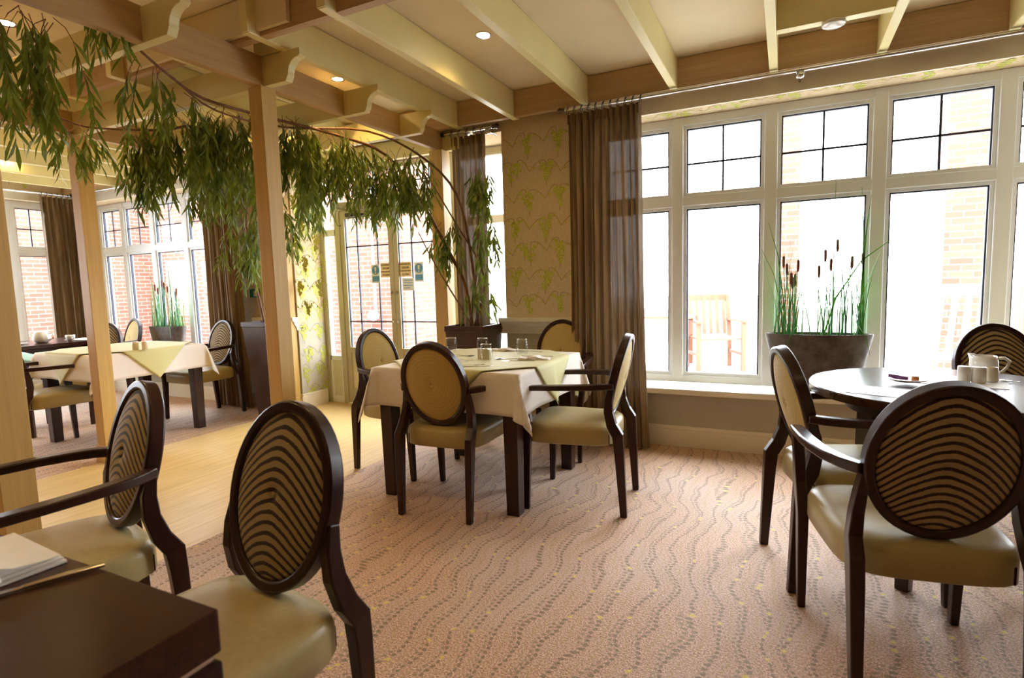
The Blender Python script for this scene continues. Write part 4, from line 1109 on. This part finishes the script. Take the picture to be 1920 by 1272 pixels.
reed_planter((.19, 4.105, Z0+.013), 0, 5, HB, 'large mottled brown oval planter with bulrushes on the big window sill', tall=[(.23, .27, 1.25, .012), (-.19, -.30, 1.12, .007), (.03, .48, 1.05, .010), (-.2, -.34, .95, .006), (.08, .08, 1.35, .006), (.25, .22, 1.3, .009)])
HB2 = [(-.11, -.06, .42, 0), (-.09, .02, .47, .02), (-.07, -.02, .38, -.02), (-.05, .05, .44, 0), (.0, .03, .40, .02), (.12, .08, .33, 0), (.14, .05, .37, .02)]
reed_planter((-6.52, 4.10, Z0+.013), 0, 6, HB2, 'brown oval planter with bulrushes on the far window sill', tall=[(-.10, -.45, 1.25, .006), (.1, .10, 1.15, .010), (.12, .10, 1.2, .012)])
reed_planter((XL+.0, 2.86, Z0+.013), PI/2, 7, HB2+[(.2, .02, .42, 0), (.18, .03, .36, .02)], 'bulrush planter on the end wall window sill in the far left corner', tall=[(.1, .16, 1.2, .01)])

# ------------------------------------------------------------------ willow trees
def leaf_at(b, p, d, side, L, w):
    d = d.normalized(); side = (side-d*side.dot(d)).normalized(); nn = d.cross(side)
    c = nn*(L*.06)
    P = [p, p+d*L*.3+side*w*.8+c, p+d*L*.3-side*w*.8+c, p+d*L*.62+side*w+c*1.2, p+d*L*.62-side*w+c*1.2, p+d*L]
    b.add(P, [(0, 1, 3, 4, 2), (4, 3, 5)] if False else [(0, 1, 2), (1, 3, 4, 2), (3, 5, 4)])
def sprig(b, tw, rnd, p, out, L, droop=1.0, lw=.0072):
    p = Vector(p); a = math.atan2(out[1], out[0]); h = Vector((math.cos(a), math.sin(a), 0)); el = rnd.uniform(-.9, .1)
    n = max(5, int(L/.05)); pts = [p.copy()]; d = h*math.cos(el)+Vector((0, 0, math.sin(el)))
    for i in range(n):
        d = (d+Vector((rnd.uniform(-.12, .12), rnd.uniform(-.12, .12), -.42*droop))).normalized()
        pts.append(pts[-1]+d*(L/n))
    tw.cur = 1; tw.tube(pts, [.0018*(1-.7*i/n) for i in range(n+1)], 4, cap=False); tw.cur = 0
    k = 0; step = .017; acc = 0
    for i in range(n):
        A, B = pts[i], pts[i+1]; seg = (B-A).length
        if i < n*.12: continue
        q = 0
        while q < seg:
            dd = (B-A).normalized(); sd = dd.cross(Vector((rnd.uniform(-1, 1), rnd.uniform(-1, 1), .2))).normalized()
            ld = (dd*.75+sd*rnd.uniform(.25, .75)+Vector((0, 0, -.45))).normalized()
            leaf_at(b, A+dd*q, ld, Vector((rnd.uniform(-1, 1), rnd.uniform(-1, 1), rnd.uniform(-.3, .3))), rnd.uniform(.075, .135), lw*rnd.uniform(.75, 1.3))
            q += step*rnd.uniform(.8, 1.3)
def willow(name, label, loc, trunks, clusters, seed):
    rnd = random.Random(seed); t = thing(name, label, 'tree', loc)
    o = Vector(loc)
    for pts, r0, r1 in trunks:
        n = len(pts); P = []
        for i in range(n-1):
            p0 = Vector(pts[max(i-1, 0)]); p1 = Vector(pts[i]); p2 = Vector(pts[i+1]); p3 = Vector(pts[min(i+2, n-1)])
            for q in (0, .25, .5, .75):
                P.append(.5*((2*p1)+(p2-p0)*q+(2*p0-5*p1+4*p2-p3)*q*q+(3*p1-p0-3*p2+p3)*q**3)-o)
        P.append(Vector(pts[-1])-o); m = len(P)
        b = MB(); b.tube(P, [r0+(r1-r0)*i/(m-1) for i in range(m)], 7); b.build('branch', 'bark', t, smooth=True)
    lf = MB(); tw = lf
    for (cx, cy, cz, n, sx, sy, sz, L0, L1) in clusters:
        for _ in range(n):
            p = Vector((cx+rnd.uniform(-sx, sx), cy+rnd.uniform(-sy, sy), cz+rnd.uniform(-sz, sz)))-o
            sprig(lf, tw, rnd, p, (rnd.uniform(-1, 1), rnd.uniform(-1, 1)), rnd.uniform(L0, L1), rnd.uniform(1.1, 2.4))
    lf.build('foliage', ['leaf', 'bark'], t)
    return t
willow('willow_tree', 'artificial willow rising from the planter by the doors and arching along the main pergola beam', (-2.235, 3.865, .83), [
    ([(-2.24, 3.86, .80), (-2.30, 3.86, 1.2), (-2.42, 3.78, 1.52), (-2.60, 3.70, 1.90), (-2.74, 3.5, 2.20), (-2.84, 3.1, 2.27), (-2.88, 2.5, 2.26), (-2.78, 2.05, 2.22), (-2.70, 1.80, 2.26), (-2.66, 1.62, 2.33)], .015, .006),
    ([(-2.20, 3.88, .80), (-2.22, 3.84, 1.4), (-2.30, 3.78, 1.9), (-2.50, 3.62, 2.18), (-2.74, 3.3, 2.33), (-2.90, 2.7, 2.24), (-2.82, 2.15, 2.19), (-2.72, 1.85, 2.25)], .012, .004),
    ([(-2.26, 3.83, .80), (-2.16, 3.80, 1.3), (-2.08, 3.74, 1.8), (-2.06, 3.70, 2.05)], .011, .004),
    ([(-2.28, 3.90, .80), (-2.12, 3.86, 1.25), (-2.34, 3.80, 1.7), (-2.50, 3.72, 2.02)], .010, .004),
    ([(-2.18, 3.84, .80), (-2.44, 3.70, 1.32), (-2.56, 3.62, 1.62)], .008, .003)],
    [(-2.66, 1.24, 2.31, 15, .03, .09, .02, .34, .52), (-2.64, 1.50, 2.46, 6, .02, .05, .02, .15, .24), (-2.68, 1.72, 2.27, 5, .04, .10, .02, .16, .30),
     (-2.74, 1.95, 2.22, 3, .04, .08, .02, .14, .26),
     (-2.95, 2.75, 2.30, 34, .12, .20, .05, .30, .52), (-2.98, 3.20, 2.28, 62, .24, .22, .08, .24, .46), (-2.66, 3.50, 2.12, 56, .24, .14, .10, .24, .40),
     (-2.80, 3.45, 1.98, 14, .14, .12, .12, .2, .34),
     (-2.06, 3.72, 2.02, 20, .07, .06, .12, .16, .30), (-2.04, 3.72, 1.65, 13, .08, .06, .14, .16, .30), (-2.10, 3.72, 1.30, 8, .10, .06, .12, .18, .30), (-2.36, 3.74, 1.62, 12, .08, .06, .16, .2, .36)], 31)
willow('willow_tree', 'artificial willow rising from the tall planter under the exit box and drooping over the walkway', (-4.42, 3.72, .85), [
    ([(-4.42, 3.72, .82), (-4.46, 3.66, 1.3), (-4.42, 3.55, 1.8), (-4.2, 3.3, 2.12), (-3.9, 2.95, 2.26), (-3.5, 2.5, 2.28), (-3.45, 2.25, 2.20), (-3.58, 2.0, 2.17), (-3.62, 1.85, 2.17), (-3.6, 1.60, 2.23)], .015, .004),
    ([(-4.45, 3.74, .82), (-4.52, 3.70, 1.4), (-4.30, 3.5, 1.9), (-3.9, 3.3, 2.2), (-3.6, 3.0, 2.3)], .012, .004),
    ([(-4.40, 3.70, .82), (-4.38, 3.6, 1.3), (-4.22, 3.44, 1.7)], .010, .004)],
    [(-3.62, 1.80, 2.15, 8, .05, .13, .02, .20, .34), (-3.40, 2.06, 2.14, 18, .10, .10, .06, .28, .44), (-3.30, 2.28, 2.25, 40, .16, .14, .06, .30, .48), (-3.15, 2.42, 2.28, 30, .14, .14, .05, .25, .45),
     (-3.75, 2.85, 2.18, 34, .20, .18, .08, .30, .50), (-3.75, 3.25, 1.85, 22, .16, .12, .14, .25, .42), (-4.12, 3.32, 1.75, 22, .12, .14, .16, .25, .42), (-4.22, 3.40, 1.52, 6, .06, .06, .08, .15, .24),
     (-3.60, 3.45, 2.05, 18, .18, .14, .10, .25, .42)], 32)

# ------------------------------------------------------------------ outside: patio, brick wings, garden furniture
b = MB(); b.box(-30, 30, YD+.13, 40, -.14, -.02); b.box(-30, XL-.26, -25, YD+.13, -.14, -.02); struct(b.build('floor_patio', 'patio'))
b = MB(); b.box(-20, -5.55, 7.4, 9.4, -.02, 3.4)
tag(b.build('brick_building', 'brick'), 'red brick wing of the building seen through the left door and far window', 'building')
b = MB(); b.box(-14.5, -12.0, 4.95, 7.39, -.02, 3.4); tag(b.build('brick_building', 'brick'), 'red brick return wall seen through the end wall window at far left', 'building')
b = MB(); b.box(-12.0, -11.96, 3.6, 4.94, .1, 2.2); tag(b.build('patio_screen', 'garden_white'), 'white framed screen outside the far left window', 'screen')
for (x, w, lab) in ((-.06, .40, 'red brick pier outside behind the bulrushes of the big window'), (1.84, .44, 'red brick pier outside at the right of the big window')):
    b = MB(); b.box(x-w/2, x+w/2, 8, 8.45, -.02, 3.2); tag(b.build('brick_pier', 'brick'), lab, 'brick pier')
t_ = thing('outdoor_lamp', 'white bulkhead lamp and conduit on the brick wall outside the left door leaf', 'lamp', (-6.15, 7.4, .8))
b = MB(); b.tube([(0, -.015, 0), (0, -.015, 2.2)], .025, 8); b.build('conduit', 'garden_white', t_)
b = MB(); b.lathe([(0, -.1), (.09, -.06), (.10, 0), (.06, .07), (0, .08)], (0, -.085, -.05), 16, cap0=False, cap1=False); b.build('lamp_body', 'garden_white', t_, smooth=True)
def garden_chair(loc, rz, mat, label, hb=.98, nsl=6, w=.58):
    t = thing('garden_chair', label, 'garden chair', loc, rz)
    for sx in (-1, 1):
        b = MB(); b.sweep([(sx*w/2, .25, 0), (sx*w/2, .25, .64)], .05, .05, (1, 0, 0)); b.build('leg', mat, t)
        b = MB(); b.sweep([(sx*w/2, -.25, 0), (sx*w/2, -.25, .42), (sx*w/2, -.36, hb)], .05, .05, (1, 0, 0)); b.build('leg', mat, t)
        b = MB(); b.box(sx*w/2-.035, sx*w/2+.035, -.29, .31, .64, .665); b.build('arm', mat, t)
        b = MB(); b.box(sx*w/2-.015, sx*w/2+.015, -.23, .23, .20, .24); b.build('side_rail', mat, t)
    b = MB()
    for k in range(6): b.box(-w/2+.025, w/2-.025, -.23+k*.08, -.165+k*.08, .41, .43)
    b.build('seat', mat, t)
    b = MB(); b.sweep([(-w/2, -.355, hb-.03), (w/2, -.355, hb-.03)], .03, .09, (0, 1, 0)); b.build('top_rail', mat, t)
    b = MB()
    for k in range(nsl):
        x = -w/2+.06+(w-.12)*k/(nsl-1); b.sweep([(x, -.265, .45), (x, -.345, hb-.06)], .045, .014, (1, 0, 0))
    b.build('back_slats', mat, t); return t
garden_chair((-.85, 7.9, -.02), D(205), 'garden_wood', 'teak garden armchair outside the middle pane of the big window')
garden_chair((1.42, 6.55, -.02), D(15), 'garden_white', 'white slatted garden armchair outside at the right of the big window', 1.08, 6, .66)
t_ = thing('garden_table', 'teak garden table outside beside the teak armchair', 'garden table', (-1.65, 8.0, -.02))
b = MB()
for k in range(8): b.box(-.55, .55, -.48+k*.12, -.38+k*.12, .70, .73)
b.build('tabletop', 'garden_wood', t_)
for sx in (-1, 1):
    for sy in (-1, 1): b = MB(); b.box(sx*.42-.035, sx*.42+.035, sy*.38-.035, sy*.38+.035, 0, .70); b.build('leg', 'garden_wood', t_)
t_ = thing('garden_wall', 'low pale patio wall with coping outside the big window', 'garden wall', (0, 11, -.02))
b = MB(); b.box(-5, 8, 0, .25, 0, .62); b.build('wall_body', 'patio', t_); b = MB(); b.box(-5.02, 8.02, -.03, .28, .62, .68); b.build('coping', 'garden_white', t_)
